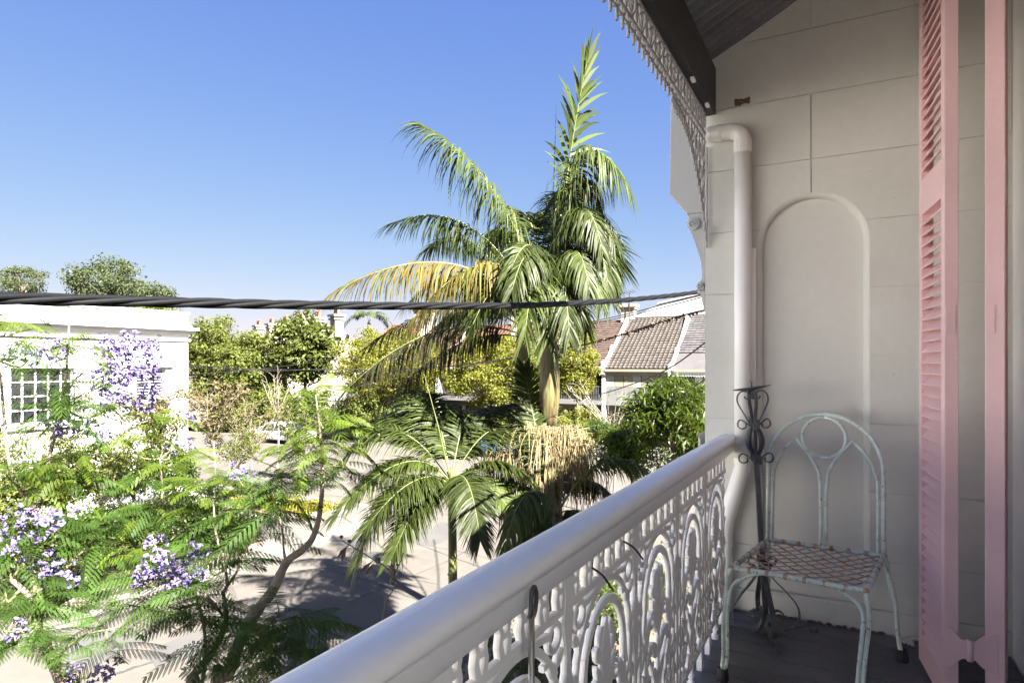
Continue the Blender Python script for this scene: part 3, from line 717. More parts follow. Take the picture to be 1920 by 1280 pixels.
# parliament hinges across the gap, and flush lock plates
def hinge(z, s_):
    p0 = b1 + n1_ * .002 + UP * z; p1 = b2 + UP * z
    h = V((p1.x - p0.x, p1.y - p0.y, 0)); Lh = h.length; h.normalize(); nn = V((h.y, -h.x, 0)); o = p0 + nn * .004
    mb = MB()
    mb.prism([(-.003, -.075), (.020, -.075), (.045, -.045), (.055, -.036), (Lh - .03, -.036), (Lh - .008, -.06), (Lh + .04, -.075), (Lh + .04, .075), (Lh - .008, .06), (Lh - .03, .036), (.055, .036), (.045, .045), (.020, .075), (-.003, .075)], o, h, UP, nn, .006)
    mb.build('hinge', m_pink, s_, bevel=.002)
    mb = MB(); c = o + h * (Lh * .62) + nn * .006; mb.tube([c - UP * .04, c + UP * .04], .011, 8); mb.build('hinge_pin', m_pink, s_, smooth=True)
hinge(-1.09, s1); hinge(1.47, s1)
for (s_, bb, ee, nn, w0, w1) in ((s1, b1, e1_, n1_, .004, .036), (s2, b2, e2_, n2_, .004, .03)):
    mb = MB(); mb.prism([(w0, .110), (w1, .110), (w1, .218), (w0, .218)], bb, nn, UP, ee, .004); mb.build('lock_plate', m_pink, s_)

# ------------------------------------------------------------------ garden chair
ZS = -.895
BL, BR, FL, FR = V((-.373, 3.475, ZS)), V((.134, 3.435, ZS)), V((-.462, 2.935, ZS)), V((.050, 2.875, ZS))
ch = thing('garden_chair', 'mint green wrought iron garden chair with peeling paint and a rusty lattice seat', 'chair', (-.16, 3.15, FZ))
rt = .0086
def quadp(a, b): return (FL * (1 - a) + FR * a) * (1 - b) + (BL * (1 - a) + BR * a) * b
mb = MB(); ring = []
for (p, q) in ((FL, FR), (FR, BR), (BR, BL), (BL, FL)):
    ring += [lerp(p, q, .06), lerp(p, q, .5), lerp(p, q, .94)]
ring = smooth_path(ring + ring[:1], 4); mb.tube(ring, .0115, 8); mb.build('seat_frame', m_mint, ch, smooth=True)
def strap(p, q, i, lift):
    d = (q - p); n_ = d.cross(UP).normalized(); b = MB(); pts = []
    for k_ in range(5):
        t = k_ / 4; pts.append(lerp(p, q, t) + UP * (lift - .018 * math.sin(PI * t)))
    vs = []
    for c in pts: vs += [c + n_ * .0043 + UP * .0015, c - n_ * .0043 + UP * .0015, c - n_ * .0043 - UP * .0015, c + n_ * .0043 - UP * .0015]
    b.add(vs, [(4 * i_ + k_, 4 * i_ + (k_ + 1) % 4, 4 * i_ + 4 + (k_ + 1) % 4, 4 * i_ + 4 + k_) for i_ in range(4) for k_ in range(4)])
    b.build('seat_strap', m_rust, ch)
ends = []
for k_ in range(1, 14):
    c = k_ / 7.0
    lo, hi = max(0, c - 1), min(1, c)
    if hi - lo > .05:
        strap(quadp(lo, c - lo), quadp(hi, c - hi), k_, .004); strap(quadp(lo, 1 - (c - lo)), quadp(hi, 1 - (c - hi)), k_, .0005)
        ends += [quadp(lo, c - lo), quadp(hi, c - hi), quadp(lo, 1 - (c - lo)), quadp(hi, 1 - (c - hi))]
seen = []
for p in ends:
    if any((p - q).length < .02 for q in seen): continue
    seen.append(p); b = MB(); b.blob(p, .0145, .0145, .0135, 8, 5); b.build('strap_wrap', m_rust, ch, smooth=True)
# back
ax = (BR - BL); hw = ax.length / 2; ax.normalize(); bc = (BL + BR) / 2; lean = V((.0, .095, 0))
def BK(s_, h): return bc + ax * s_ + UP * h + lean * (h * h / .4 + .1 * h)
def bt(pts, name, r=rt, m_=None, k_=4, sm=True):
    P = [BK(*p) for p in (sm2(pts, k_) if sm else pts)]; b = MB(); b.tube(P, r, 8); b.build(name, m_ or m_mint, ch, smooth=True)
bt([(-hw, 0), (-hw, .15), (-hw, .375)] + arc(0, .385, hw, 176, 4, 18) + [(hw, .375), (hw, .15), (hw, 0)], 'back_arch', .0105, sm=False)
bt(arc(0, .525, .098, 90, 450, 22), 'back_ring', sm=False)
for s_ in (-1, 1):
    bt([(s_ * .232, .0), (s_ * .232, .30), (s_ * .222, .37), (s_ * .185, .455), (s_ * .128, .515)], 'back_loop')
    bt([(s_ * .128, .515), (s_ * .085, .465), (s_ * .04, .40), (s_ * .014, .31), (s_ * .012, .0)], 'back_loop')
# legs: two rods each, with a rubber ferrule
def leg(top, foot, knee_out, brace_from, nm='leg'):
    d = V((foot.x - top.x, foot.y - top.y, 0))
    pts = [top, top + UP * -.03 + knee_out * .6, top + UP * -.12 + knee_out, lerp(top, foot, .5) + knee_out * .55, lerp(top, foot, .78) + knee_out * .05, foot + UP * .02]
    pts = smooth_path(pts, 4); b = MB(); b.tube(pts, rt, 8); lg = b.build(nm, m_mint, ch, smooth=True)
    side = (brace_from - top).normalized() * .017
    p2 = smooth_path([brace_from, lerp(brace_from, top, .45) + UP * -.022, lerp(brace_from, top, .85) + UP * -.075 + knee_out * .8, lerp(top, foot, .4) + side + knee_out * .75, lerp(top, foot, .78) + side + knee_out * .05, foot + side * .6 + UP * .02], 4)
    b = MB(); b.tube(p2, rt * .95, 8); b.build('leg_brace', m_mint, ch, smooth=True)
    b = MB(); c = foot + side * .4; b.lathe([(.024, 0), (.027, .006), (.025, .03), (.021, .052), (.015, .053), (.012, .045)], (c.x, c.y, FZ), 12); b.build('rubber_foot', m_rubber, ch, smooth=False)
leg(FL, V((-.490, 2.83, FZ)), V((-.02, -.03, 0)), lerp(FL, FR, .27))
leg(FR, V((.030, 2.70, FZ)), V((.012, -.02, 0)), lerp(FR, FL, .27))
leg(BR, V((.205, 3.40, FZ)), V((.022, .012, 0)), lerp(BR, FR, .14))
leg(BL, V((-.375, 3.43, FZ)), V((.01, .012, 0)), lerp(BL, FL, .2))

# ------------------------------------------------------------------ wrought iron candle stand
cs = thing('candle_stand', 'dark wrought iron candle stand with scrolls leaning in the corner behind the chair', 'candle stand', (-.385, 3.40, FZ))
axis0, axis1 = V((-.372, 3.42, FZ)), V((-.440, 3.40, -.128))
cz_ = (axis1 - axis0); H = cz_.length; cz_.normalize()
c1_ = V((1, 0, 0)) - cz_ * cz_.x; c1_.normalize(); c2_ = cz_.cross(c1_)
mb = MB(); mb.tube([axis0 + cz_ * .05, axis0 + cz_ * (H - .36)], .017, 4); mb.build('stem', m_wrought, cs)
mb = MB(); mb.tube([axis0 + cz_ * (H - .36), axis0 + cz_ * (H - .2)], [.006, .006], 6)
for k_ in range(8):
    a = 2 * PI * k_ / 8; e = c1_ * math.cos(a) + c2_ * math.sin(a)
    pts = [axis0 + cz_ * (H - .345 + .165 * t) + e * (.006 + .034 * math.sin(PI * t)) for t in [i / 8 for i in range(9)]]
    mb.tube(pts, .0065, 5)
mb.build('basket', m_wrought, cs)
for k_ in range(4):
    a = 2 * PI * k_ / 4 + .35; e = c1_ * math.cos(a) + c2_ * math.sin(a); nn = cz_.cross(e)
    def RB(pts, w, nm):
        b = MB(); b.ribbon([(p[0] * 1.22, p[1]) for p in pts], .006, w * 1.35, axis0, e, cz_, nn, soft=.8); b.build(nm, m_wrought, cs)
    h = H
    RB(sm2([(.012, h - .19), (.035, h - .13), (.058, h - .075), (.060, h - .04), (.046, h - .016), (.026, h - .014), (.012, h - .028), (.014, h - .048), (.027, h - .05), (.030, h - .038)]), .012, 'lyre_scroll')
    RB(sm2([(.010, h - .195), (.028, h - .175), (.050, h - .155), (.062, h - .165), (.063, h - .188), (.048, h - .2), (.032, h - .192), (.033, h - .176)]), .012, 'collar_scroll')
    RB(sm2([(.010, h - .365), (.03, h - .34), (.052, h - .325), (.066, h - .338), (.066, h - .36), (.05, h - .372), (.034, h - .362), (.036, h - .346)]), .012, 'collar_scroll')
    RB(sm2([(.020, .365), (.04, .385), (.055, .37), (.045, .345), (.028, .335), (.035, .28), (.09, .2), (.128, .13), (.125, .06), (.08, .018), (.03, .035), (.018, .085), (.045, .115), (.07, .095), (.06, .07), (.045, .075)]), .018, 'base_scroll')
    RB(sm2([(.06, .018), (.11, .03), (.15, .04), (.185, .04), (.198, .022), (.185, .008), (.170, .016), (.178, .026)]), .018, 'base_foot')
mb = MB(); mb.lathe([(.008, -.012), (.03, -.008), (.088, .0), (.094, .006), (.086, .004), (.03, -.002), (.005, -.002), (.003, .03), (.0005, .045)], (0, 0, 0), 20)
tl_ = Matrix.Rotation(math.radians(-9), 4, 'Y')
mb.v = [tuple(axis1 + (tl_ @ V(p))) for p in mb.v]; mb.build('drip_plate', m_wrought, cs)
# rope end on the floor behind the shutter
mb = MB()
for k_ in range(4):
    mb.tube(smooth_path([(.20 + .02 * k_, 3.60 - .012 * k_, FZ + .012), (.26, 3.62 - .015 * k_, FZ + .03 + .006 * k_), (.33, 3.60 - .01 * k_, FZ + .035), (.40, 3.63 - .012 * k_, FZ + .012), (.5, 3.62, FZ + .01)]), .0085, 6)
tag(mb.build('rope', m_rope, smooth=True), 'frayed grey rope end lying on the deck behind the shutter', 'rope')
# loose rubble line at the wall foot
mb = MB()
for k_ in range(40):
    x = rnd(-.4, .2); mb.blob((x, YW - .012 - rnd(0, .02), FZ + .004), rnd(.006, .018), rnd(.006, .012), rnd(.004, .009), 6, 4)
tag(mb.build('wall_foot_debris', m_mud), 'dry leaf litter and grit along the foot of the end wall', 'debris', kind='stuff')

# ================================================================== WHITE BUILDING ACROSS THE STREET
wb = thing('white_corner_building', 'long white rendered building with a moulded parapet across the street', 'building', (-25, 8, GZ))
XW = -22.0; YC = 15.56
def zrow(py, Y=YC, px=355): return atY(px, py, Y).z
wz = {'top': 1.80, 'c0': 1.30, 'c1': 1.20, 'c3': .93, 'c4': .80}
W1 = (9.82, 11.6, -1.88, -.16); W2 = (13.6, 14.7, -1.3, -.16)
ylist = [-12, W1[0], W1[1], W2[0], W2[1], YC]
mb = MB()
for i in range(5):
    y0, y1 = ylist[i], ylist[i + 1]
    if i in (1, 3):
        w_ = W1 if i == 1 else W2
        mb.box((XW - .35, y0, GZ), (XW, y1, w_[2])); mb.box((XW - .35, y0, w_[3]), (XW, y1, wz['top']))
    else: mb.box((XW - .35, y0, GZ), (XW, y1, wz['top']))
mb.box((XW - 12, YC - .35, GZ), (XW - .35, YC, wz['top']))
mb.build('wall', m_white, wb)
mb = MB(); mb.box((XW - 12, -12, wz['top'] - .8), (XW - .35, YC - .35, wz['top'] - .7)); mb.build('roof', m_slate, wb)
for (nm, z0, z1, pj) in (('parapet_cap', wz['top'] + .002, wz['top'] + .09, .05), ('cornice', wz['c1'], wz['c0'], .28), ('cornice_bed', wz['c1'] - .12, wz['c1'] - .002, .15), ('frieze_band', wz['c4'], wz['c3'] - .05, .07)):
    mb = MB(); mb.box((XW + .002, -12, z0), (XW + pj, YC + pj, z1)); mb.box((XW - 12, YC + .002, z0), (XW + .002, YC + pj, z1)); mb.build(nm, m_white, wb)
mb = MB(); mb.prism([(0, 0), (.28, 0), (.22, .05), (.08, .10), (0, .12)], V((XW + .003, -12, wz['c0'] + .002)), EX, UP, EYn, YC + 12); mb.build('cornice_slope', m_white, wb)
def sash(root, X, y0, y1, z0, z1, ny, nz, fr_=.06, blinds=False):
    mb = MB(); mb.box((X - .03, y0, z0), (X - .02, y1, z1)); w_ = mb.build('pane', m_glass, root)
    mb = MB()
    for (a, b, c, d) in ((y0, y1, z0, z0 + fr_), (y0, y1, z1 - fr_, z1), (y0, y0 + fr_, z0 + fr_, z1 - fr_), (y1 - fr_, y1, z0 + fr_, z1 - fr_)): mb.box((X - .06, a, c), (X + .02, b, d))
    f_ = mb.build('window_frame', m_white, root)
    for i in range(1, ny):
        b = MB(); yy = lerp(y0, y1, i / ny); b.box((X - .02, yy - .022, z0 + fr_), (X + .012, yy + .022, z1 - fr_)); b.build('glazing_bar', m_white, f_)
    for i in range(1, nz):
        b = MB(); zz = lerp(z0, z1, i / nz); b.box((X - .02, y0 + fr_, zz - .022), (X + .016, y1 - fr_, zz + .022)); b.build('glazing_bar', m_white, f_)
    if blinds:
        k_ = int((z1 - z0) / .11)
        for i in range(k_):
            b = MB(); zz = lerp(z0 + fr_, z1 - fr_, (i + .5) / k_); b.box((X - .015, y0 + fr_, zz - .012), (X + .03, y1 - fr_, zz + .012)); b.build('shutter_slat', m_white, f_)
    mb = MB(); mb.box((X - .1, y0 - .12, z0 - .14), (X + .24, y1 + .12, z0 - .002)); mb.build('window_sill', m_white, root)
sash(wb, XW - .14, *W1, 5, 4); sash(wb, XW - .14, *W2, 2, 1, .07, True)
mb = MB(); mb.box((XW + .002, W2[0] - .2, W2[3] + .02), (XW + .12, W2[1] + .2, W2[3] + .16)); mb.build('window_hood', m_white, wb)
wt = thing('bounce_terrace', 'tall white terrace added out of view to bounce sunlight onto the balcony', 'building', (-26, -28, GZ), None)  # unseen block, added so its sunlit face brightens the balcony
mb = MB(); mb.box((-34, -52, GZ), (-22.2, -12.1, 3.6)); mb.build('wall', m_wterr, wt)
mb = MB(); mb.box((-34.2, -52.2, 3.602), (-21.9, -12.1, 3.9)); mb.build('cornice', m_white, wt)
for k_ in range(9):
    for zz in (-4.2, -.9):
        mb = MB(); yy = -50 + k_ * 4.2; mb.box((-22.24, yy, zz), (-22.15, yy + 1.2, zz + 2.2)); mb.build('window', m_glass, wt)
# white garden wall before it
mb = MB(); mb.box((-19.6, 12.2, GZ + .1), (-19.35, 14.4, GZ + 1.35)); gw = tag(mb.build('garden_wall', m_white, bevel=.01), 'low white garden wall behind the hedge in front of the white building', 'wall')
sg = thing('red_sign', 'small red sign panel at the left edge beside the purple blossoms', 'sign', (-20.5, 7.2, GZ))
c_ = W(2, 930, 22.3)
mb = MB(); mb.box((c_.x - .03, c_.y - .45, c_.z - .42), (c_.x, c_.y + .22, c_.z + .42)); mb.build('panel', m_red, sg)
for q in range(3):
    mb = MB(); mb.box((c_.x + .001, c_.y - .4, c_.z - .26 + q * .22), (c_.x + .006, c_.y + .17, c_.z - .22 + q * .22)); mb.build('stripe', m_white, sg)
mb = MB(); mb.box((c_.x - .09, c_.y - .08, GZ), (c_.x - .03, c_.y - .02, c_.z + .3)); mb.build('post', m_white, sg)

# ================================================================== TERRACE HOUSES
YF = 41.0
def tiles(root, x0, x1, yA, zA, yB, zB, m_, cw=.28, ch_=.30, name='roof_tiles', flat=False):
    """courses of tiles from eave (yA,zA) to ridge (yB,zB)"""
    L_ = math.hypot(yB - yA, zB - zA); dy, dz = (yB - yA) / L_, (zB - zA) / L_; ny_, nz_ = -dz, dy
    n1 = int(L_ / ch_); n2 = int((x1 - x0) / cw); b = MB()
    for i in range(n1):
        s0 = L_ * i / n1; s1 = L_ * (i + 1) / n1 + .06
        for j in range(n2):
            xa = lerp(x0, x1, j / n2); xb = lerp(x0, x1, (j + 1) / n2); xs = [xa + .008, lerp(xa, xb, .35), lerp(xa, xb, .7), xb - .004]; hs = [.05, .0, .01, .06] if not flat else [.01] * 4
            jj = rnd(-.012, .012); vs = []
            for (s_, lift) in ((s0, .055 + jj), (s1, .0)):
                for x, h in zip(xs, hs): vs.append((x, yA + dy * s_ + ny_ * (h + lift + .02), zA + dz * s_ + nz_ * (h + lift + .02)))
            for x, h in zip(xs, hs): vs.append((x, yA + dy * s0 + ny_ * .0, zA + dz * s0 + nz_ * .0))
            b.add(vs, [(0, 1, 5, 4), (1, 2, 6, 5), (2, 3, 7, 6), (8, 9, 1, 0), (9, 10, 2, 1), (10, 11, 3, 2)])
    o = b.build(name, m_, root); o['kind'] = 'stuff'
    return o
def chimney(root, x, y, z0, w, d, h, npots, m_=None, name='chimney'):
    m_ = m_ or m_chim
    b = MB(); b.box((x - w / 2, y - d / 2, z0), (x + w / 2, y + d / 2, z0 + h)); c = b.build(name, m_, root)
    b = MB(); b.box((x - w / 2 - .10, y - d / 2 - .10, z0 + h - .34), (x + w / 2 + .10, y + d / 2 + .10, z0 + h - .20)); b.box((x - w / 2 - .16, y - d / 2 - .16, z0 + h - .198), (x + w / 2 + .16, y + d / 2 + .16, z0 + h + .02)); b.build('chimney_cap', m_, c)
    for k_ in range(npots):
        xx = x + (w * .8) * ((k_ + .5) / npots - .5) if npots > 1 else x
        b = MB(); b.lathe([(.13, 0), (.15, .05), (.125, .1), (.115, .45), (.15, .5), (.15, .58), (.09, .58)], (xx, y, z0 + h + .02), 10); b.build('chimney_pot', m_pot, c, smooth=False)
    return c
def house(x0, x1, label, roofm, ez, rz, front='open', wallm=m_cream, rise=5.5, chim=None, ywall=None, flat=False, Y=YF, party=True, iron=False):
    h = thing('terrace_house', label, 'house', ((x0 + x1) / 2, Y, GZ), 'terrace houses across the far street')
    yr = Y + rise
    def part(nm, m_, *boxes, p=None):
        b = MB()
        for bx_ in boxes: b.box(*bx_)
        return b.build(nm, m_, p or h)
    FL1 = -2.55                                     # upper verandah floor
    yb = Y + 1.9
    # recessed front wall with openings as parts in front
    part('front_wall', wallm, ((x0 + .11, yb, GZ), (x1 - .11, yb + .25, ez + .5)))
    part('rear_wing', wallm, ((x0 + .11, yb + .25, GZ), (x1 - .11, Y + 10.5, ez - .3)))
    # party wall on the right with raking parapet kicked up at the eave
    if party:
        pr = [(Y - .12, GZ), (Y + 11, GZ), (Y + 11, ez), (yr + .1, rz + .42), (yr - .2, rz + .42), (Y + 2.1, ez + 1.30), (Y + 1.85, ez + 1.45), (Y + 1.6, ez + 1.40), (Y + 1.5, ez + 1.1), (Y + 1.0, ez + .68), (Y + .5, ez + .42), (Y - .12, ez + .34), (Y - .26, ez + .30), (Y - .26, ez - .55), (Y - .12, ez - .72)]
        b = MB(); b.prism([(a, c) for a, c in pr], V((x1 - .13, 0, 0)), V((0, 1, 0)), UP, V((1, 0, 0)), .26); b.build('party_wall', m_housewhite, h)
    # roof
    b = MB(); b.prism([(Y - .1, ez), (yr, rz), (Y + 10.9, ez), (Y + 10.9, ez - .1), (yr, rz - .15), (Y - .1, ez - .1)], V((x0 + .13, 0, 0)), V((0, 1, 0)), UP, V((1, 0, 0)), x1 - x0 - .26); rf = b.build('roof', roofm, h)
    if iron:
        yv, zv = Y + 1.6, ez + .75
        b = MB(); vs = []; n_ = 60
        for j in range(n_ + 1):
            xx = lerp(x0 + .14, x1 - .14, j / n_)
            for (yy, zz) in ((Y - .3, ez - .42), (yv, zv - .5)): vs.append((xx, yy, zz + .03 * math.cos(j * PI)))
        b.add(vs, [(2 * j, 2 * j + 1, 2 * j + 3, 2 * j + 2) for j in range(n_)]); b.build('verandah_roof', m_iron_green, h)
        tiles(h, x0 + .16, x1 - .16, Y + 1.5, ez + 1.0 + .05, yr, rz + .02, roofm, flat=True, ch_=.3, cw=.3)
    else:
        tiles(h, x0 + .16, x1 - .16, Y - .14, ez + .02, yr, rz + .02, roofm, flat=flat)
    b = MB()
    k_ = int((x1 - x0) / .42)
    for i in range(k_):
        xa = lerp(x0 + .15, x1 - .15, i / k_); xb = lerp(x0 + .15, x1 - .15, (i + 1) / k_) + .03; b.tube([(xa, yr, rz + .05), (xb, yr, rz + .07)], .11, 6)
    r_ = b.build('ridge_tiles', roofm, h); r_['kind'] = 'stuff'
    part('gutter', m_cream, ((x0 + .135, Y - .30, ez - .16), (x1 - .135, Y - .15, ez + .0)))
    part('fascia', m_white if front == 'open' else m_cream, ((x0 + .135, Y - .14, ez - .42), (x1 - .135, Y - .02, ez - .165)))
    # verandah floors, balustrade, front openings
    part('verandah_floor', m_grey, ((x0 + .135, Y - .1, FL1 - .28), (x1 - .135, yb, FL1)))
    if front == 'infill':
        n_ = 7
        for i in range(n_):
            xa, xb = lerp(x0 + .14, x1 - .14, i / n_), lerp(x0 + .14, x1 - .14, (i + 1) / n_)
            part('infill_panel', wallm if i % 3 else m_housewhite, ((xa + .02, Y, FL1 + .95), (xb - .02, Y + .06, ez - .43)))
        part('parapet_panel', m_grey, ((x0 + .14, Y - .05, FL1 + .002), (x1 - .14, Y + .05, FL1 + .93)))
    else:
        b = MB(); b.box((x0 + .14, Y - .03, FL1 + .92), (x1 - .14, Y + .03, FL1 + .98)); b.build('verandah_rail', m_wrought, h)
        n_ = int((x1 - x0 - .3) / .13); b = MB()
        for i in range(n_):
            xx = x0 + .2 + .13 * i; b.box((xx, Y - .012, FL1 + .002), (xx + .028, Y + .012, FL1 + .918))
        o = b.build('balusters', m_wrought, h); o['kind'] = 'stuff'
        n_ = int((x1 - x0 - .3) / .3); b = MB()
        for i in range(n_):
            xx = x0 + .16 + (x1 - x0 - .32) * (i + .5) / n_
            b.ribbon([(p[0], p[1]) for p in arc(xx, ez - .52, .11, 180, 360, 8)], .03, .03, V((0, Y - .07, 0)), EX, UP, EYn)
        o = b.build('lace_valance', m_housewhite, h); o['kind'] = 'stuff'
    for (fx, wd_, z0, z1, arch_) in ((.32, 1.15, FL1 + .02, FL1 + 2.05, False), (.70, 1.15, FL1 + .02, FL1 + 2.05, False), (.28, 1.0, GZ + .15, GZ + 2.35, False), (.68, 1.05, GZ + .75, GZ + 2.45, True)):
        xc = lerp(x0, x1, fx)
        b = MB(); poly = [(xc - wd_ / 2, z0), (xc + wd_ / 2, z0), (xc + wd_ / 2, z1)] + ([(xc + wd_ / 2 * math.cos(a), z1 + .3 * math.sin(a)) for a in [PI * i / 10 for i in range(1, 10)]] if arch_ else []) + [(xc - wd_ / 2, z1)]
        b.prism(poly, V((0, yb - .06, 0)), EX, UP, EYn, .055); f_ = b.build('window' if arch_ or z0 > GZ + 1 else 'door', m_housewhite if not arch_ else m_grey, h)
        for q in (-1, 1):
            b = MB(); b.box((xc + q * wd_ / 4 - wd_ / 4 + .05, yb - .075, z0 + .25), (xc + q * wd_ / 4 + wd_ / 4 - .05, yb - .062, z1 - .08)); b.build('pane', m_glass, f_)
    if chim:
        for (cx_, cw_, hh, npots) in chim: chimney(h, cx_, yr + .1, rz - .6, cw_, .75, hh, npots)
    return h
X12, X23 = -14.7, -10.2; WD = 4.5
house(X12 - WD, X12, 'brown tiled terrace house with an open dark verandah right of the tall palm', m_tile_brown, -.22, 3.05, 'open', chim=[(X12 - .05, 1.0, 1.9, 0)], flat=True)
house(X12, X23, 'grey-brown tiled terrace house with boarded-in balcony behind the bare shrub', m_tile_grey, -.42, 3.25, 'infill')
house(X23, X23 + 5.2, 'slate roofed terrace house with a pale iron verandah next to the balcony end wall', m_slate, -.42, 3.3, 'open', m_grey, iron=True)
house(X12 - 2 * WD, X12 - WD, 'terrace house with red tiles hidden behind the lime green tree by the tall palm', m_tile_red, -.3, 3.0, 'open')
house(X12 - 3 * WD, X12 - 2 * WD, 'cream terrace house with an arched ground floor window seen over the small palm', m_tile_red, -.3, 3.0, 'open', chim=[(X12 - 2 * WD - .1, 1.5, 2.0, 0)])
house(X12 - 4 * WD, X12 - 3 * WD, 'terrace house with red tiles between the round glossy tree and the lime tree', m_tile_red, -.3, 3.0, 'open')
house(X12 - 5 * WD, X12 - 4 * WD, 'red tiled terrace house with a broad white chimney left of the palm crown', m_tile_red, -.2, 3.3, 'open', m_grey, chim=[(X12 - 4.15 * WD, 1.9, 2.2, 0)])
# white rear wing behind the row
rw = thing('white_rear_building', 'plain white wall rising behind the grey tiled roof under the black cable', 'building', (-6, 55, GZ))
pA = atY(1160, 612, 52.5); pB = atY(1330, 548, 52.5)
mb = MB(); mb.prism([(pA.x, GZ), (pB.x + 6, GZ), (pB.x + 6, pB.z + .6), (pB.x, pB.z), (atY(1235, 570, 52.5).x, atY(1235, 570, 52.5).z), (pA.x, pA.z)], V((0, 52.5, 0)), EX, UP, EYn, 8); mb.build('wall', m_white, rw)
mb = MB(); q0 = atY(1235, 570, 52.5); mb.prism([(q0.x - .1, q0.z + .01), (pB.x, pB.z + .02), (pB.x + 6.2, pB.z + .63), (pB.x + 6.2, pB.z + .72), (pB.x, pB.z + .11), (q0.x - .1, q0.z + .1)], V((0, 52.4, 0)), EX, UP, EYn, 8.2); mb.build('roof_edge', m_white, rw)
# television antenna
an = thing('tv_antenna', 'thin television antenna standing by the cream chimney', 'antenna', W(1180, 600, 47.5))
b = MB(); b.tube([W(1180, 605, 47.5), W(1180, 549, 47.5)], .03, 5); b.build('mast', m_wire, an)
b = MB(); b.tube([W(1163, 550, 47.5), W(1190, 546, 47.5)], .022, 5); b.build('boom', m_wire, an)
for k_ in range(5):
    c = lerp(W(1165, 550, 47.5), W(1190, 546, 47.5), k_ / 4); b = MB(); b.tube([c - V((.1, .45, -.1)), c + V((.1, .45, -.1))], .016, 4); b.build('element', m_wire, an)
# distant row with pots, left of the round tree
A_, B_ = V((-43.8, 40.5)), V((-64, 49)); dirv = (B_ - A_).normalized(); wdt = 4.4
cpx = [513, 487, 457, 432, 408, 384]
for k_ in range(6):
    c0 = A_ + dirv * wdt * k_
    h = thing('terrace_house', ['far terrace house under the rightmost pink-potted chimney', 'far terrace house under the second pink-potted chimney from the round tree', 'far terrace house under the third pink-potted chimney from the round tree', 'far terrace house under the fourth pink-potted chimney from the round tree', 'far terrace house under the fifth pink-potted chimney from the round tree', 'far terrace house under the chimney beside the white parapet'][k_], 'house', (c0.x, c0.y, GZ), 'far terrace row with chimney pots')
    h.rotation_euler = (0, 0, math.atan2(-dirv.y, -dirv.x)); bpy.context.view_layer.update()
    def lp(o): o.parent = h; o.matrix_parent_inverse = Matrix(); return o
    b = MB(); b.box((-wdt + .1, 1.6, 0), (0, 9, 5.6)); lp(b.build('wall', m_cream))
    b = MB(); b.prism([(0, 5.4), (4.8, 8.3), (9.5, 5.4)], V((-wdt + .1, 0, 0)), EYn, UP, V((1, 0, 0)), wdt - .2); lp(b.build('roof', m_slate))
    b = MB(); b.prism([(-.1, 0), (9.5, 0), (9.5, 5.8), (4.8, 8.75), (0, 5.7)], V((-.1, 0, 0)), EYn, UP, V((1, 0, 0)), .25); lp(b.build('party_wall', m_chim))
    for fx in (.3, .7):
        b = MB(); b.box((-wdt * fx - .5, 1.5, 3.2), (-wdt * fx + .5, 1.58, 5.2)); lp(b.build('window', m_glass))
    b = MB(); b.box((-.55, 4.2, 8.0), (.55, 5.0, 10.0)); lp(b.build('chimney', m_chim)); cc = b
    b = MB(); b.box((-.68, 4.07, 9.55), (.68, 5.13, 9.72)); b.box((-.75, 4.0, 9.86), (.75, 5.2, 10.06)); lp(b.build('chimney_cap', m_chim))
    for q in range(3):
        b = MB(); b.lathe([(.14, 0), (.16, .06), (.13, .1), (.12, .5), (.16, .55), (.16, .64), (.1, .64)], (-.38 + .38 * q, 4.6, 10.06), 8); lp(b.build('chimney_pot', m_pot))

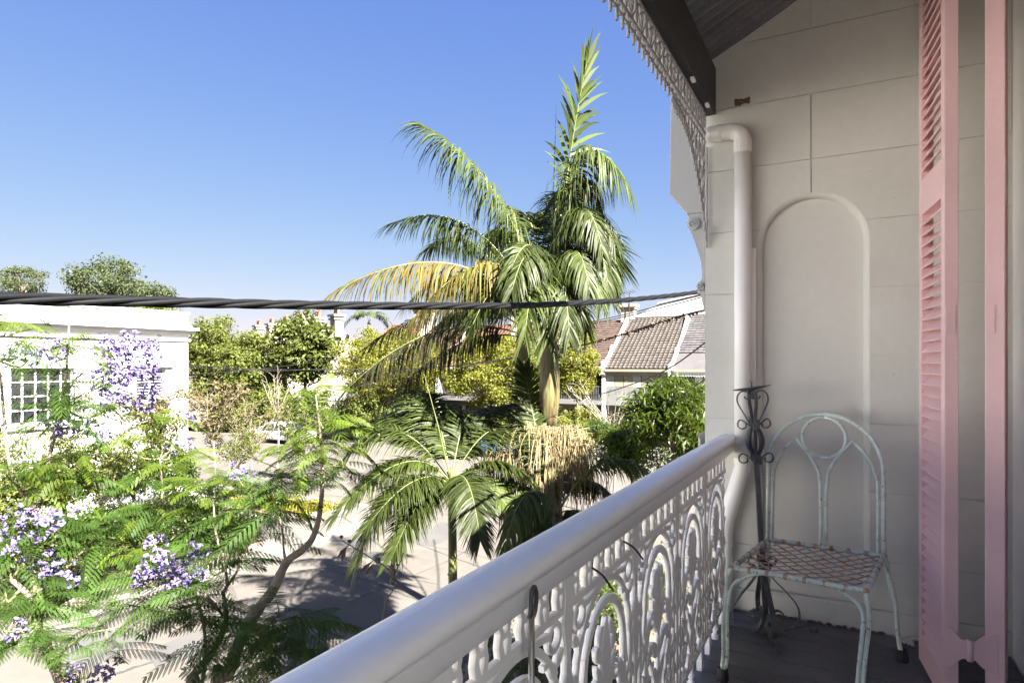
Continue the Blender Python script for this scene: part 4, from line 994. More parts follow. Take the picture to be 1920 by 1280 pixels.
# ================================================================== CARS
def car(loc, rz, paint, label, L_=4.3):
    t = thing('parked_car', label, 'car', (0, 0, 0), 'cars parked in the side street')
    side = [(-2.1, .38), (-2.15, .62), (-2.02, .86), (-1.2, .95), (-.55, 1.38), (-.2, 1.46), (.75, 1.47), (1.25, 1.40), (1.75, 1.02), (2.08, .95), (2.14, .60), (2.08, .36), (1.72, .30), (-1.72, .30)]
    b = MB(); vs = []; n_ = len(side)
    def halfw(z): return .86 if z < .9 else lerp(.84, .60, min(1, (z - .9) / .57))
    for s_ in (-1, 1):
        for (x, z) in side: vs.append((x, s_ * (halfw(z) if z > .45 else .80), z))
    b.add(vs, [tuple(range(n_)), tuple(range(n_, 2 * n_))[::-1]] + [(i, i + n_, (i + 1) % n_ + n_, (i + 1) % n_) for i in range(n_)])
    body = b.build('body', paint, t, bevel=.05)
    for s_ in (-1, 1):
        for poly in ([(-.98, .98), (-.46, 1.34), (.22, 1.40), (.22, .98)], [(.30, .98), (.30, 1.40), (1.0, 1.36), (1.45, .99)]):
            b = MB(); vs = [(x, s_ * (halfw(z) + .012), z) for x, z in poly]; b.add(vs + [(x, y - s_ * .03, z) for x, y, z in vs], [(0, 1, 2, 3), (0, 4, 5, 1), (1, 5, 6, 2), (2, 6, 7, 3), (3, 7, 4, 0)]); b.build('side_window', m_glass, t)
        b = MB(); b.box((-2.13, s_ * .62 - .16, .62), (-2.0, s_ * .62 + .16, .78)); b.build('headlight', m_lamp, t, bevel=.02)
        b = MB(); b.box((2.02, s_ * .66 - .14, .72), (2.13, s_ * .66 + .14, .9)); b.build('tail_light', m_red, t, bevel=.02)
        for x in (-1.32, 1.32):
            b = MB(); b.tube([(x, s_ * .66, .31), (x, s_ * .87, .31)], .31, 18); w_ = b.build('wheel', m_tyre, t)
            b = MB(); b.tube([(x, s_ * .86, .31), (x, s_ * .885, .31)], .19, 14); b.build('rim', m_rim, w_)
    for (p, nm) in (([(-1.17, .985), (-.60, 1.365)], 'windscreen'), ([(1.30, 1.37), (1.70, 1.06)], 'rear_window')):
        b = MB(); (xa, za), (xb, zb) = p; nx_, nz_ = -(zb - za), (xb - xa); l_ = math.hypot(nx_, nz_); nx_, nz_ = nx_ / l_ * .02, nz_ / l_ * .02
        if nm == 'rear_window': nx_, nz_ = abs(nx_), abs(nz_)
        wa, wb_ = halfw(za) - .08, halfw(zb) - .06
        b.add([(xa + nx_, -wa, za + nz_), (xa + nx_, wa, za + nz_), (xb + nx_, wb_, zb + nz_), (xb + nx_, -wb_, zb + nz_)], [(0, 1, 2, 3)]); b.build(nm, m_glass, t)
    t.location = loc; t.rotation_euler = (0, 0, rz)
car((-48.5, 37.4 - 2.6, GZ), PI * .02, m_beige, 'dull gold car parked beyond the white building under the olive trees')
car((-17.6, 33.6, GZ), PI, m_blue, 'blue car parked behind the small palm')
car((-35.0, 32.2, GZ), PI, m_wcar, 'white car almost hidden behind the fern-like leaves right of the gold car')

# ================================================================== WIRES
def sag(a, b, s_, n=24): return [lerp(a, b, i / n) - UP * (4 * s_ * (i / n) * (1 - i / n)) for i in range(n + 1)]
bc_ = thing('twisted_cable', 'thick twisted black aerial cable crossing the whole view', 'cable', (-3, 2, .3))
pl = [W(-330, 552, 1.95), W(0, 559, 2.45), W(300, 566, 3.0), W(600, 572, 3.75), W(830, 573.5, 4.5), W(1000, 572, 5.3), W(1150, 564, 6.3), W(1250, 555, 7.1), W(1322, 546, 7.8), W(1400, 536, 8.6)]
pl = smooth_path(pl, 14); acc = 0.0
strands = [[] for _ in range(4)]
for i, p in enumerate(pl):
    if i: acc += (p - pl[i - 1]).length
    t = (pl[min(i + 1, len(pl) - 1)] - pl[max(i - 1, 0)]).normalized(); u = t.cross(UP).normalized(); w_ = u.cross(t)
    for k_ in range(4):
        a = acc / .95 * 2 * PI + k_ * PI / 2; strands[k_].append(p + (u * math.cos(a) + w_ * math.sin(a)) * .0135)
for st_ in strands:
    b = MB(); b.tube(st_, .0140, 8); b.build('strand', m_cable, bc_, smooth=True)
def wire(pts, r, label, m_=m_wire):
    b = MB(); b.tube(smooth_path(pts, 6), r, 5); tag(b.build('overhead_wire', m_, smooth=True), label, 'wire', 'thin overhead wires')
wire([W(1345, 576, 8.2), W(1260, 597, 9.0), W(1190, 620, 10), W(1120, 640, 11.2), W(1047, 655, 12.5), W(900, 680, 15.5), W(740, 694, 20), W(600, 700, 27)], .017, 'dark wire wrapped in dead leaves falling left past the tall palm')
b = MB(); wp = smooth_path([W(1345, 576, 8.2), W(1260, 597, 9.0), W(1190, 620, 10), W(1120, 640, 11.2)], 40)
for p in wp[:120]:
    for q in range(2):
        d = V((rnd(-1, 1), rnd(-1, 1), rnd(-1, .6))) * rnd(.03, .075); e = d.cross(V((rnd(-1, 1), rnd(-1, 1), rnd(-1, 1)))).normalized() * .018
        b.add([p, p + d * .5 + e, p + d, p + d * .5 - e], [(0, 1, 2, 3)])
tag(b.build('dead_vine', m_dry), 'dead vine leaves clinging to the wire below the cable near the end wall', 'vine', kind='stuff')
wire([W(1335, 546, 8.0), W(1240, 572, 10), W(1170, 590, 12), W(1090, 607, 15)], .009, 'upper thin wire running from the cable end behind the palm fronds')
wire([W(1335, 552, 8.0), W(1240, 577, 10), W(1170, 594, 12), W(1090, 611, 15)], .009, 'lower thin wire of the pair running from the cable end')
wire([W(1335, 632, 9), W(1255, 690, 11), W(1180, 722, 13), W(1110, 741, 15), W(1066, 734, 17)], .012, 'sagging wire below the roofs falling left from the end wall')
wire([W(-20, 705, 17), W(200, 697, 22), W(355, 686, 28), W(480, 692, 33), W(620, 693, 40), W(800, 690, 46)], .022, 'slack wire crossing the white building at window height')
wire([W(170, 650, 20.5), W(255, 668, 22), W(355, 688, 24.4), W(520, 695, 33), W(660, 688, 40)], .013, 'thin wire running down from the white building frieze')
wire([W(-20, 727, 17), W(180, 715, 21), W(355, 702, 27), W(500, 690, 34), W(640, 672, 40)], .015, 'lowest thin wire crossing the white building')
wire([W(380, 708, 30), W(500, 728, 34), W(640, 722, 40)], .016, 'short slack wire in front of the olive trees')
wire([W(1335, 700, 9), W(1290, 733, 10), W(1240, 760, 12)], .008, 'lowest short wire beside the end wall above the bright bush')

# ================================================================== TREES
def leaf_cloud(centers, per, rad, size, aspect=.5, flat=.75, up=.35, droop=0):
    """centers: list of (Vector, radius multiplier)"""
    b = MB(); V_, F_ = b.v, b.f
    for (c, rm) in centers:
        for _ in range(per):
            d = V((random.gauss(0, 1), random.gauss(0, 1), random.gauss(0, 1)))
            d = d.normalized() * (random.random() ** .4) * rad * rm
            d.z *= flat; p = c + d
            n = (d.normalized() * .6 + UP * up + V((rnd(-1, 1), rnd(-1, 1), rnd(-1, 1))) * .7).normalized()
            a = n.orthogonal().normalized(); a = Quaternion(n, rnd(0, 6.28)) @ a
            if droop: a = (a - UP * droop).normalized()
            s_ = size * rnd(.6, 1.3); w_ = n.cross(a).normalized() * s_ * aspect * .5
            k = len(V_)
            V_ += [tuple(p), tuple(p + a * s_ * .5 + w_ - n * s_ * .06), tuple(p + a * s_ - n * s_ * .12), tuple(p + a * s_ * .5 - w_ - n * s_ * .06)]
            F_.append((k, k + 1, k + 2, k + 3))
    return b
def tree(name, label, cat, base, crown_c, rx, ry, rz, nclump, per, crad, lsize, mleaf, mbark, group=None, aspect=.5, trunk_r=.16, nb=10, shell=.55, droop=0, flat=.75, nstems=1, gap=0):
    t = thing(name, label, cat, base, group)
    cc = V(crown_c); cen = []
    for i in range(nclump):
        while 1:
            d = V((rnd(-1, 1), rnd(-1, 1), rnd(-1, 1)))
            if shell < d.length < 1: break
        cen.append((cc + V((d.x * rx, d.y * ry, d.z * rz)), rnd(.6, 1.25)))
    leaf_cloud(cen, per, crad, lsize, aspect, flat, .35, droop).build('crown', mleaf, t)
    b = MB()
    fork = V((cc.x, cc.y, cc.z - rz * .75))
    for s_ in range(nstems):
        off = V((rnd(-1, 1), rnd(-1, 1), 0)) * (.25 * (nstems > 1))
        fk_ = fork + (off * 4 if nstems > 1 else V((0, 0, 0)))
        b.tube(smooth_path([V(base) + off, lerp(V(base) + off, fk_, .5) + V((rnd(-.15, .15), rnd(-.15, .15), 0)), fk_], 4), [trunk_r * (1 - .035 * i) for i in range(9)], 8)
        for k_ in range(nb // nstems):
            c = random.choice(cen)[0]; mid = lerp(fk_, c, .5) + V((rnd(-.3, .3), rnd(-.3, .3), rnd(0, .4))) * rx * .25
            P = smooth_path([fk_ - UP * rnd(0, .5), mid, c], 4); b.tube(P, [lerp(trunk_r * .55, .015, i / (len(P) - 1)) for i in range(len(P))], 5)
    b.build('trunk', mbark, t)
    return t
def tpx(px, py, D, rxp, rzp):                       # centre and radii of a crown seen at a pixel
    k = D / FPX; return W(px, py, D), rxp * k, rzp * k
def T(name, label, px, py, D, rxp, rzp, *a, cat='tree', depth=.8, **kw):
    c, rx, rz = tpx(px, py, D, rxp, rzp)
    return tree(name, label, cat, (c.x, c.y, GZ), c, rx, rx * depth, rz, *a, **kw)
grp = 'street trees beyond the corner'
def DY(px, Y): return Y / (FD.y + RT.y * (px - CX) / FPX)
T('street_tree', 'olive green tree hard against the white building corner', 400, 668, DY(400, 37.2), 64, 72, 120, 150, .95, .27, m_t_olive, m_bark_pale, group=grp, shell=.35, nb=18)
T('street_tree', 'olive green tree between the white building and the round glossy tree', 478, 690, DY(478, 36.8), 68, 68, 120, 150, .9, .26, m_t_olive, m_bark_pale, group=grp, shell=.35, nb=22)
T('street_tree', 'rounded tree with glossy yellow-green leaf clusters in front of the pink chimneys', 572, 652, DY(572, 36.8), 56, 62, 80, 150, .80, .38, m_t_round, m_bark, group=grp, shell=.5, aspect=.45, nb=12)
T('street_tree', 'lime green feathery tree left of the tall palm in front of the red roof', 735, 682, DY(735, 37), 118, 66, 210, 170, .68, .17, m_t_lime, m_bark, group=grp, shell=.4, nb=18)
T('street_tree', 'lime green feathery tree behind the tall palm with several leaning stems', 945, 702, DY(945, 36.8), 118, 72, 230, 170, .62, .17, m_t_lime, m_bark_pale, group=grp, shell=.4, nb=18, nstems=3)
T('street_tree', 'lime green tree showing right of the tall palm trunk', 1082, 680, DY(1082, 36.6), 36, 70, 80, 170, .55, .16, m_t_lime, m_bark, group=grp, shell=.25, nb=8)
T('shrub', 'lime green shrub low beside the tall palm crownshaft', 1085, 785, DY(1085, 35.5), 40, 24, 26, 130, .38, .13, m_t_lime, m_bark, cat='shrub', shell=.2, nb=4, trunk_r=.05)
T('far_tree', 'big dull green tree on the skyline above the white parapet', 205, 535, 75, 78, 46, 100, 110, 1.3, .34, m_t_far, m_bark_pale, group='trees on the skyline', shell=.35, nb=16)
T('far_tree', 'flat-topped conifer on the skyline at the left edge', 40, 528, 80, 48, 26, 40, 100, 1.2, .30, m_t_far, m_bark, group='trees on the skyline', shell=.45, flat=.35, nb=16)
T('far_tree', 'smaller tree on the skyline just right of the big dull green one', 293, 562, 70, 32, 28, 36, 90, 1.0, .30, m_t_far, m_bark, group='trees on the skyline', shell=.3)
T('far_tree', 'yellowish tree top peeping over the white parapet', 285, 592, 55, 62, 26, 50, 90, .8, .22, m_t_olive, m_bark, group='trees on the skyline', shell=.3)
T('leafy_bush', 'bright green bush with long drooping leaves against the balcony end wall', 1262, 782, 15.5, 82, 76, 60, 130, .42, .20, m_t_bright, m_bark, cat='bush', aspect=.22, droop=.7, shell=.25, nb=12, trunk_r=.07)
T('leafy_bush', 'bright green bush spreading lower toward the tall palm', 1190, 838, 17, 60, 42, 34, 120, .40, .20, m_t_bright, m_bark, cat='bush', aspect=.22, droop=.7, shell=.25, nb=8, trunk_r=.06)
T('clipped_hedge', 'small-leaved dark green hedge right of the palm flower strands', 1110, 808, 24, 52, 20, 40, 150, .34, .09, m_t_hedge, m_bark, cat='hedge', shell=.2, nb=4, trunk_r=.05)
# bare branched shrub
def twiggy(name, label, px, py, D, wpx, hpx, n, m_, leaves=None, lsize=.05, nleaf=0, r0=.03):
    c = W(px, py, D); base = V((c.x, c.y, GZ)); k = D / FPX
    t = thing(name, label, 'shrub', base); b = MB(); tips = []
    start = W(px, py + hpx * .9, D)
    b.tube(smooth_path([base, lerp(base, start, .6) + V((.1, 0, 0)), start], 4), r0 * 1.6, 6)
    for i in range(n):
        ang = rnd(-1, 1); top = W(px + ang * wpx, py - hpx * rnd(.3, 1) * (1 - .3 * abs(ang)) , D + rnd(-.6, .6) * wpx * k)
        mid = lerp(start, top, .5) + V((rnd(-.2, .2), rnd(-.2, .2), rnd(-.1, .25))) * hpx * k * .6
        P = smooth_path([start, mid, top], 5); b.tube(P, [lerp(r0, r0 * .25, j / (len(P) - 1)) for j in range(len(P))], 5); tips.append(P)
        for q in range(4):
            p = random.choice(P[3:]); d = V((rnd(-1, 1), rnd(-1, 1), rnd(-.1, 1))) * hpx * k * .33; b.tube([p, p + d * .5 + V((rnd(-.05, .05), 0, .03)), p + d], [r0 * .45, r0 * .35, r0 * .2], 4); tips.append([p, p + d])
    b.build('branches', m_, t)
    if leaves:
        cen = [(random.choice(P), 1) for P in tips for _ in range(2)]
        leaf_cloud(cen, nleaf, .22, lsize, .4).build('foliage', leaves, t)
twiggy('bare_shrub', 'bare grey branched shrub in front of the boarded-in balcony', 1150, 760, 27, 85, 62, 14, m_bark_pale, m_t_olive, .10, 2)
twiggy('twiggy_shrub', 'sparse twiggy shrub in front of the gold car', 470, 800, 27, 70, 60, 16, m_bark_pale, m_t_dry, .12, 10, .02)
twiggy('twiggy_shrub', 'dry brown hanging shrub beside the white building corner', 400, 770, 24, 50, 60, 14, m_bark_pale, m_t_dry, .17, 9, .02)
twiggy('twiggy_shrub', 'leafless pale shrub under the olive trees near the round tree', 520, 740, 34, 35, 45, 9, m_bark_pale, None, r0=.03)
twiggy('climbing_shrub', 'brownish climbing shrub against the white wall under its shuttered window', 300, 790, 19.5, 85, 75, 24, m_bark_pale, m_t_dry, .12, 14, .014)
twiggy('climbing_shrub', 'brownish dry shrub under the large paned window', 55, 870, 16, 90, 85, 22, m_bark_pale, m_t_olive, .10, 18, .014)
twiggy('climbing_shrub', 'pale dry shrub between the two windows of the white building', 190, 880, 17, 75, 80, 24, m_bark_pale, m_t_olive, .10, 18, .014)

twiggy('twiggy_shrub', 'leafy twiggy shrub on the far side of the road left of the small palm', 560, 800, 30, 55, 55, 16, m_bark_pale, m_t_olive, .13, 16, .02)
twiggy('twiggy_shrub', 'low leafy twiggy shrub at the corner beyond the yellow groundcover', 440, 840, 25, 60, 45, 16, m_bark_pale, m_t_olive, .11, 14, .018)
for (px, py, Y_, rx, rz, lb) in ((505, 765, 33.5, 45, 40, 'olive green bush across the road below the paired olive trees'), (600, 765, 34.5, 50, 42, 'olive green bush across the road under the round glossy tree'), (690, 775, 35.2, 48, 36, 'olive green bush across the road left of the small palm'), (430, 770, 35, 40, 32, 'olive green bush across the road beside the gold car'), (800, 790, 35.4, 55, 26, 'olive green bush before the cream house behind the small palm'), (930, 800, 35.4, 50, 26, 'olive green bush before the houses behind the tall palm')):
    T('roadside_bush', lb, px, py, DY(px, Y_), rx, rz, 60, 120, .62, .18, m_t_olive if px % 20 else m_t_hedge, m_bark_pale, cat='bush', group='bushes across the side street', shell=.2, nb=10, trunk_r=.05)
for (px, py, D_, rx, rz, lb) in ((250, 880, 18.5, 60, 45, 'green shrub against the white wall right of the large paned window'), (120, 900, 17, 60, 45, 'green shrub against the white wall below the large paned window'), (330, 890, 20, 35, 40, 'green shrub at the white building corner'), (20, 940, 16, 55, 40, 'green shrub against the white wall at the left edge')):
    T('wall_shrub', lb, px, py, D_, rx, rz, 36, 110, .34, .12, m_t_hedge if px % 20 else m_t_olive, m_bark, cat='shrub', group='shrubs against the white wall', shell=.2, nb=6, trunk_r=.04)
# hedges and ground cover in the beds (uncountable leaves)
def cover(name, label, cat, pts, per, rad, size, m_, aspect=.5, flat=.7):
    leaf_cloud([(V(p), rnd(.7, 1.2)) for p in pts], per, rad, size, aspect, flat).build(name, m_)
    tag(bpy.data.objects[-1] if 0 else C.objects[-1], label, cat, kind='stuff')
P_bed = [(rnd(-21, -15.9), rnd(3, 13.3), GZ + rnd(.2, .55)) for _ in range(260)]
cover('bed_groundcover', 'dense dark green groundcover filling the brick-edged garden bed', 'groundcover', P_bed, 60, .42, .10, m_t_hedge)
P_th = [(x_, 39.2 + rnd(-.5, .5), GZ + rnd(.2, 1.9)) for x_ in [-60 + .28 * i for i in range(175)]]
cover('terrace_front_hedges', 'dark green front garden hedges along the terrace row across the street', 'hedge', P_th, 60, .55, .16, m_t_hedge)
P_low = [(-15.75 + rnd(-.2, .15), y_, GZ + rnd(.25, .5)) for y_ in [2.5 + .12 * i for i in range(92)]]
cover('clipped_border', 'clipped small-leaved border hedge just behind the brick edging', 'hedge', P_low, 130, .26, .055, m_t_hedge)
P_y = [(rnd(-21, -16.7), rnd(16.4, 18.1), GZ + rnd(.2, .4)) for _ in range(120)]
cover('yellow_groundcover', 'bright yellow groundcover on the corner bed behind the stones', 'groundcover', P_y, 50, .28, .09, m_yellow)
P_f = [(rnd(-5.6, -3.4), rnd(1.7, 16), GZ + rnd(.2, 1.0)) for _ in range(260)]
cover('front_garden_plants', 'mixed green plants in the front garden below the balcony', 'plants', P_f, 50, .45, .13, m_t_hedge, .3)
P_f = [(rnd(-2.5, -1.2), rnd(.5, 7.4), GZ + rnd(.3, 2.2)) for _ in range(90)]
cover('front_garden_shrubs', 'taller leafy shrubs below the balcony seen through the lace', 'plants', P_f, 90, .5, .14, m_t_bright, .28)
for (px, py, D, rx, rz, lb) in ((255, 985, 16.5, 60, 32, 'dark leafy shrub in the garden bed below the white wall'), (370, 975, 19, 50, 30, 'dark leafy shrub beside the white garden wall'), (170, 1000, 15.5, 60, 40, 'dark leafy shrub in the bed at the left'), (430, 1000, 18.5, 45, 25, 'dark leafy shrub at the end of the garden bed'), (60, 1010, 15, 70, 45, 'dark leafy shrub in the bed at the left edge')):
    T('garden_shrub', lb, px, py, D, rx, rz, 34, 110, .32, .13, m_t_hedge, m_bark, cat='shrub', group='shrubs in the brick-edged bed', shell=.2, nb=5, trunk_r=.05)

# ================================================================== PALMS
def frond(root, p0, p1, p2, mleaf, n=58, ll=.62, lw=.026, droop=.9, t0=.22, fwd=.55, lift=.15, rr=.016, wob=.24, side_bias=0.0):
    n = int(n * 1.6); R = bez(p0, p1, p2, 22); L_ = MB()
    rac = MB(); rac.tube(R, [lerp(rr, rr * .18, i / 22) for i in range(23)], 6)
    roll = rnd(-.35, .35)
    for i in range(n):
        t = lerp(t0, 1.0, (i / (n - 1)) ** .95); f = t * 22; k = min(int(f), 21); p = lerp(R[k], R[k + 1], f - k); tg = (R[k + 1] - R[k]).normalized()
        sd = tg.cross(UP)
        if sd.length < .12: sd = tg.cross(V((0, 1, .3)))
        sd.normalize(); sd = Quaternion(tg, roll) @ sd; nn = sd.cross(tg).normalized()
        env = min(1, .45 + (t - t0) * 2.6) * (1.0 if t < .6 else lerp(1, .62, (t - .6) / .4))
        for s_ in (-1, 1):
            l_ = ll * env * rnd(.86, 1.1)
            fw = fwd * (lerp(.6, 1.3, t) + 3.2 * max(0, (t - .72) / .28) ** 2) + rnd(-wob, wob)
            d = (sd * s_ + tg * fw + nn * (lift + rnd(-wob, wob))).normalized()
            g = droop * rnd(.6, 1.4) * (1.6 if droop > .85 else 1) * lerp(1, .45, max(0, (t - .75) / .25))
            if random.random() < .04: continue
            if random.random() < .07: l_ *= rnd(.4, .7)
            wv = (tg - d * tg.dot(d)).normalized() * (lw * rnd(.8, 1.15))
            wv = Quaternion(d, rnd(-.5, .5)) @ wv
            pts = []; seg = 4
            for q in range(seg + 1):
                x = q / seg
                c = d * x - UP * (g * x * x * .75)
                if g > .5: c = c / max(1, c.length / max(x, 1e-6)) 
                pts.append(p + c * l_)
            vs = []
            for q, c in enumerate(pts):
                ww = (.55, 1, .9, .55, .06)[q]; vs += [c + wv * ww * .5, c - wv * ww * .5]
            L_.add(vs, [(2 * q, 2 * q + 1, 2 * q + 3, 2 * q + 2) for q in range(seg)])
    f_ = L_.build('frond', mleaf, root); rac.build('rachis', m_rachis, f_, smooth=True); return f_
def Fp(root, b, c, t, mleaf, **kw):                  # base, control, tip given as (pixel x, pixel y, depth)
    return frond(root, W(*b), W(*c), W(*t), mleaf, **kw)
def sprays(root, node, arms, n, drop, r, base_r):
    for (az, el, L_) in arms:
        b = MB(); d0 = V((math.cos(az), math.sin(az), 0)); p0 = node + d0 * base_r
        A = bez(p0, p0 + d0 * L_ * .45 + UP * el * L_ * 1.1, p0 + d0 * L_ * .95 - UP * .42 * L_, 10); b.tube(A, [lerp(.016, .006, i / 10) for i in range(11)], 5)
        for i in range(n):
            f = rnd(1.0, 9.9); k = int(f); p = lerp(A[k], A[k + 1], f - k); q = d0 * rnd(-.2, .6) + V((rnd(-1, 1), rnd(-1, 1), 0)) * .8; o = q * rnd(.08, .30); h = drop * rnd(.55, 1.1)
            P = smooth_path([p, p + o * .7 + UP * rnd(.02, .10), p + o * 1.15 - UP * h * .28, p + o * 1.2 + V((rnd(-.03, .03), rnd(-.03, .03), -h * .65)), p + o * 1.15 + V((rnd(-.06, .06), rnd(-.06, .06), -h))], 2)
            b.tube(P, r * rnd(.7, 1.2), 3, cap=False)
        o_ = b.build('flower_spray', m_spray, root); o_['kind'] = 'stuff'
# --- tall palm
pc = W(1030, 640, 10.0)
pa = thing('tall_palm', 'tall palm with a golden crownshaft and hanging tan flower strands', 'palm', (pc.x + .12, pc.y - .05, GZ), 'palms by the road')
zA = lambda py: (HY - py) / FPX * 10
pts = [(pc.x + .25, pc.y - .08, GZ), (pc.x + .2, pc.y - .06, -4.0), (pc.x + .08, pc.y, -2.4), (pc.x + .02, pc.y, -1.6), (pc.x, pc.y, zA(805))]
P = smooth_path(pts, 6); b = MB(); b.tube(P, [lerp(.21, .12, min(1, i / 16)) for i in range(len(P))], 16); b.build('trunk', m_ptrunk, pa, smooth=True)
b = MB(); zz = [(800, .125), (785, .128), (760, .150), (730, .162), (700, .158), (675, .146), (655, .134), (630, .118), (600, .10), (570, .07)]
b.tube([(pc.x + (.0 if i % 2 else .004), pc.y, zA(y_)) for i, (y_, _) in enumerate(zz)], [r for _, r in zz], 16); b.build('crownshaft', m_shaft, pa, smooth=True)
for y_ in (803, 818, 832):
    b = MB(); b.tube([(pc.x + .003, pc.y, zA(y_) - .012), (pc.x + .003, pc.y, zA(y_) + .012)], .1285, 16); b.build('leaf_scar', m_bark_pale, pa)
B0 = (1030, 605, 10)
Fp(pa, (1036, 600, 10), (1055, 330, 10), (1102, 110, 9.8), m_palm_l, n=24, ll=.85, lw=.062, droop=.45, t0=.40, fwd=1.3, lift=.0, wob=.5)
Fp(pa, (1040, 610, 10), (1062, 140, 9.7), (1178, 350, 9.2), m_palm_l, ll=0.96, droop=1.3, n=64, t0=.30)
Fp(pa, (1022, 600, 10), (965, 330, 9.8), (792, 236, 9.4), m_palm_l, ll=0.86, droop=1.25, n=70, t0=.18)
Fp(pa, (1015, 610, 10), (905, 350, 10.2), (736, 418, 10), m_palm, ll=0.74, droop=1.0, n=62, t0=.2)
Fp(pa, (1010, 600, 10), (860, 415, 9.6), (630, 545, 9.2), m_palm_y, ll=0.79, droop=1.2, n=72, t0=.22)
Fp(pa, (1030, 600, 9.9), (935, 385, 9.2), (770, 605, 8.7), m_palm_y, ll=0.79, droop=1.35, n=70, t0=.2)
Fp(pa, (1018, 645, 10), (830, 545, 9.7), (646, 735, 9.3), m_palm_d, ll=0.72, droop=1.35, n=70, t0=.22)
Fp(pa, (1018, 648, 10), (880, 575, 10.4), (705, 770, 10.2), m_palm_d, ll=.55, droop=1.4, n=60, t0=.25)
Fp(pa, (1042, 620, 10), (1125, 360, 9.6), (1140, 540, 9.2), m_palm, ll=.66, droop=1.2, n=64, t0=.2)
Fp(pa, (1040, 620, 10), (1140, 380, 10.4), (1150, 540, 10.6), m_palm, ll=.60, droop=1.0, n=60, t0=.2)
Fp(pa, (1038, 615, 10), (1075, 290, 9.8), (1150, 450, 9.2), m_palm, ll=.66, droop=1.2, n=64, t0=.2)
Fp(pa, (1025, 615, 10), (990, 360, 11), (920, 470, 11.8), m_palm, ll=.62, droop=.9, n=60)
Fp(pa, (1030, 615, 10), (1000, 380, 9), (960, 545, 8.3), m_palm, ll=.62, droop=1.2, n=60)
Fp(pa, (1036, 615, 10), (1075, 370, 9.2), (1105, 540, 8.8), m_palm, ll=.62, droop=1.2, n=60)
Fp(pa, (1022, 615, 10), (960, 420, 9.2), (880, 625, 8.7), m_palm, ll=.62, droop=1.2, n=60)
Fp(pa, (1035, 612, 10), (1030, 330, 10.8), (1000, 420, 11.6), m_palm, ll=.60, droop=.9, n=56)
Fp(pa, (1020, 625, 10), (920, 480, 10.6), (800, 640, 10.8), m_palm, ll=.60, droop=1.2, n=60)
for (c, t, ll) in (((975, 400, 9.6), (905, 560, 9.0), .75), ((1060, 380, 10.6), (1120, 520, 11), .7), ((1000, 440, 10.9), (940, 590, 11.4), .7), ((1090, 400, 9.4), (1125, 560, 9), .66), ((1010, 380, 9.4), (960, 500, 8.6), .75), ((1050, 340, 10.3), (1085, 430, 10.8), .7), ((970, 470, 9.3), (890, 600, 9), .6), ((1005, 420, 9.1), (985, 625, 8.6), .66), ((1055, 430, 9.1), (1068, 630, 8.7), .66), ((1030, 470, 9.3), (1025, 640, 8.9), .6), ((1040, 250, 10.2), (1065, 400, 10.6), .7), ((1000, 330, 10.3), (960, 420, 10.8), .7), ((985, 440, 10.5), (905, 530, 11), .66), ((1070, 500, 10.6), (1100, 620, 10.8), .6), ((1090, 420, 10.8), (1140, 560, 11.3), .6), ((1075, 200, 9.9), (1125, 400, 9.6), .72), ((1062, 220, 10.4), (1075, 430, 10.9), .7), ((1085, 260, 9.5), (1130, 470, 9.0), .66), ((1095, 330, 10.2), (1165, 500, 10.4), .66)):
    Fp(pa, (1030, 615, 10), c, t, m_palm if random.random() < .7 else m_palm_l, ll=ll, droop=rnd(.6, 1.3), n=60, wob=.3)
b = MB(); b.tube([W(1032, 560, 10), W(1037, 380, 9.95), W(1043, 198, 9.9)], [.014, .009, .002], 6); b.build('spear_leaf', m_palm, pa)
node = V((pc.x, pc.y, zA(822)))
sprays(pa, node, [(math.radians(a), .55, l) for a, l in ((185, .85), (205, 1.0), (228, 1.05), (250, .85), (280, .7), (165, .7), (20, .6), (-10, .8), (-35, .75), (-65, .7), (60, .5), (120, .5))], 68, 1.0, .0044, .12)
# --- second tall palm behind
p2 = W(980, 700, 12.2)
pb = thing('tall_palm', 'grey-green palm stem standing behind the tall golden palm', 'palm', (p2.x, p2.y, GZ), 'palms by the road')
b = MB(); b.tube(smooth_path([(p2.x + .1, p2.y, GZ), (p2.x + .05, p2.y, -3), (p2.x, p2.y, -.9)], 5), [lerp(.17, .11, i / 10) for i in range(11)], 14); b.build('trunk', m_ptrunk, pb, smooth=True)
b = MB(); b.tube([(p2.x, p2.y, z_) for z_ in (-.92, -.6, -.2, .2, .6, .9)], [.12, .155, .16, .14, .11, .07], 14); b.build('crownshaft', m_ptrunk_g, pb, smooth=True)
for (c, t, m_) in (((880, 440, 12.2), (765, 570, 12.4), m_palm), ((900, 380, 12.6), (800, 470, 13), m_palm), ((860, 520, 12), (690, 650, 11.8), m_palm_d), ((900, 470, 11.6), (800, 650, 11.2), m_palm), ((1040, 430, 12.6), (1085, 560, 13), m_palm), ((960, 380, 13), (920, 440, 13.8), m_palm), ((1040, 440, 11.8), (1090, 600, 11.6), m_palm), ((905, 500, 12.9), (835, 650, 13.3), m_palm_d)):
    Fp(pb, (980, 615, 12.2), c, t, m_, ll=.66, droop=1.15, n=58)
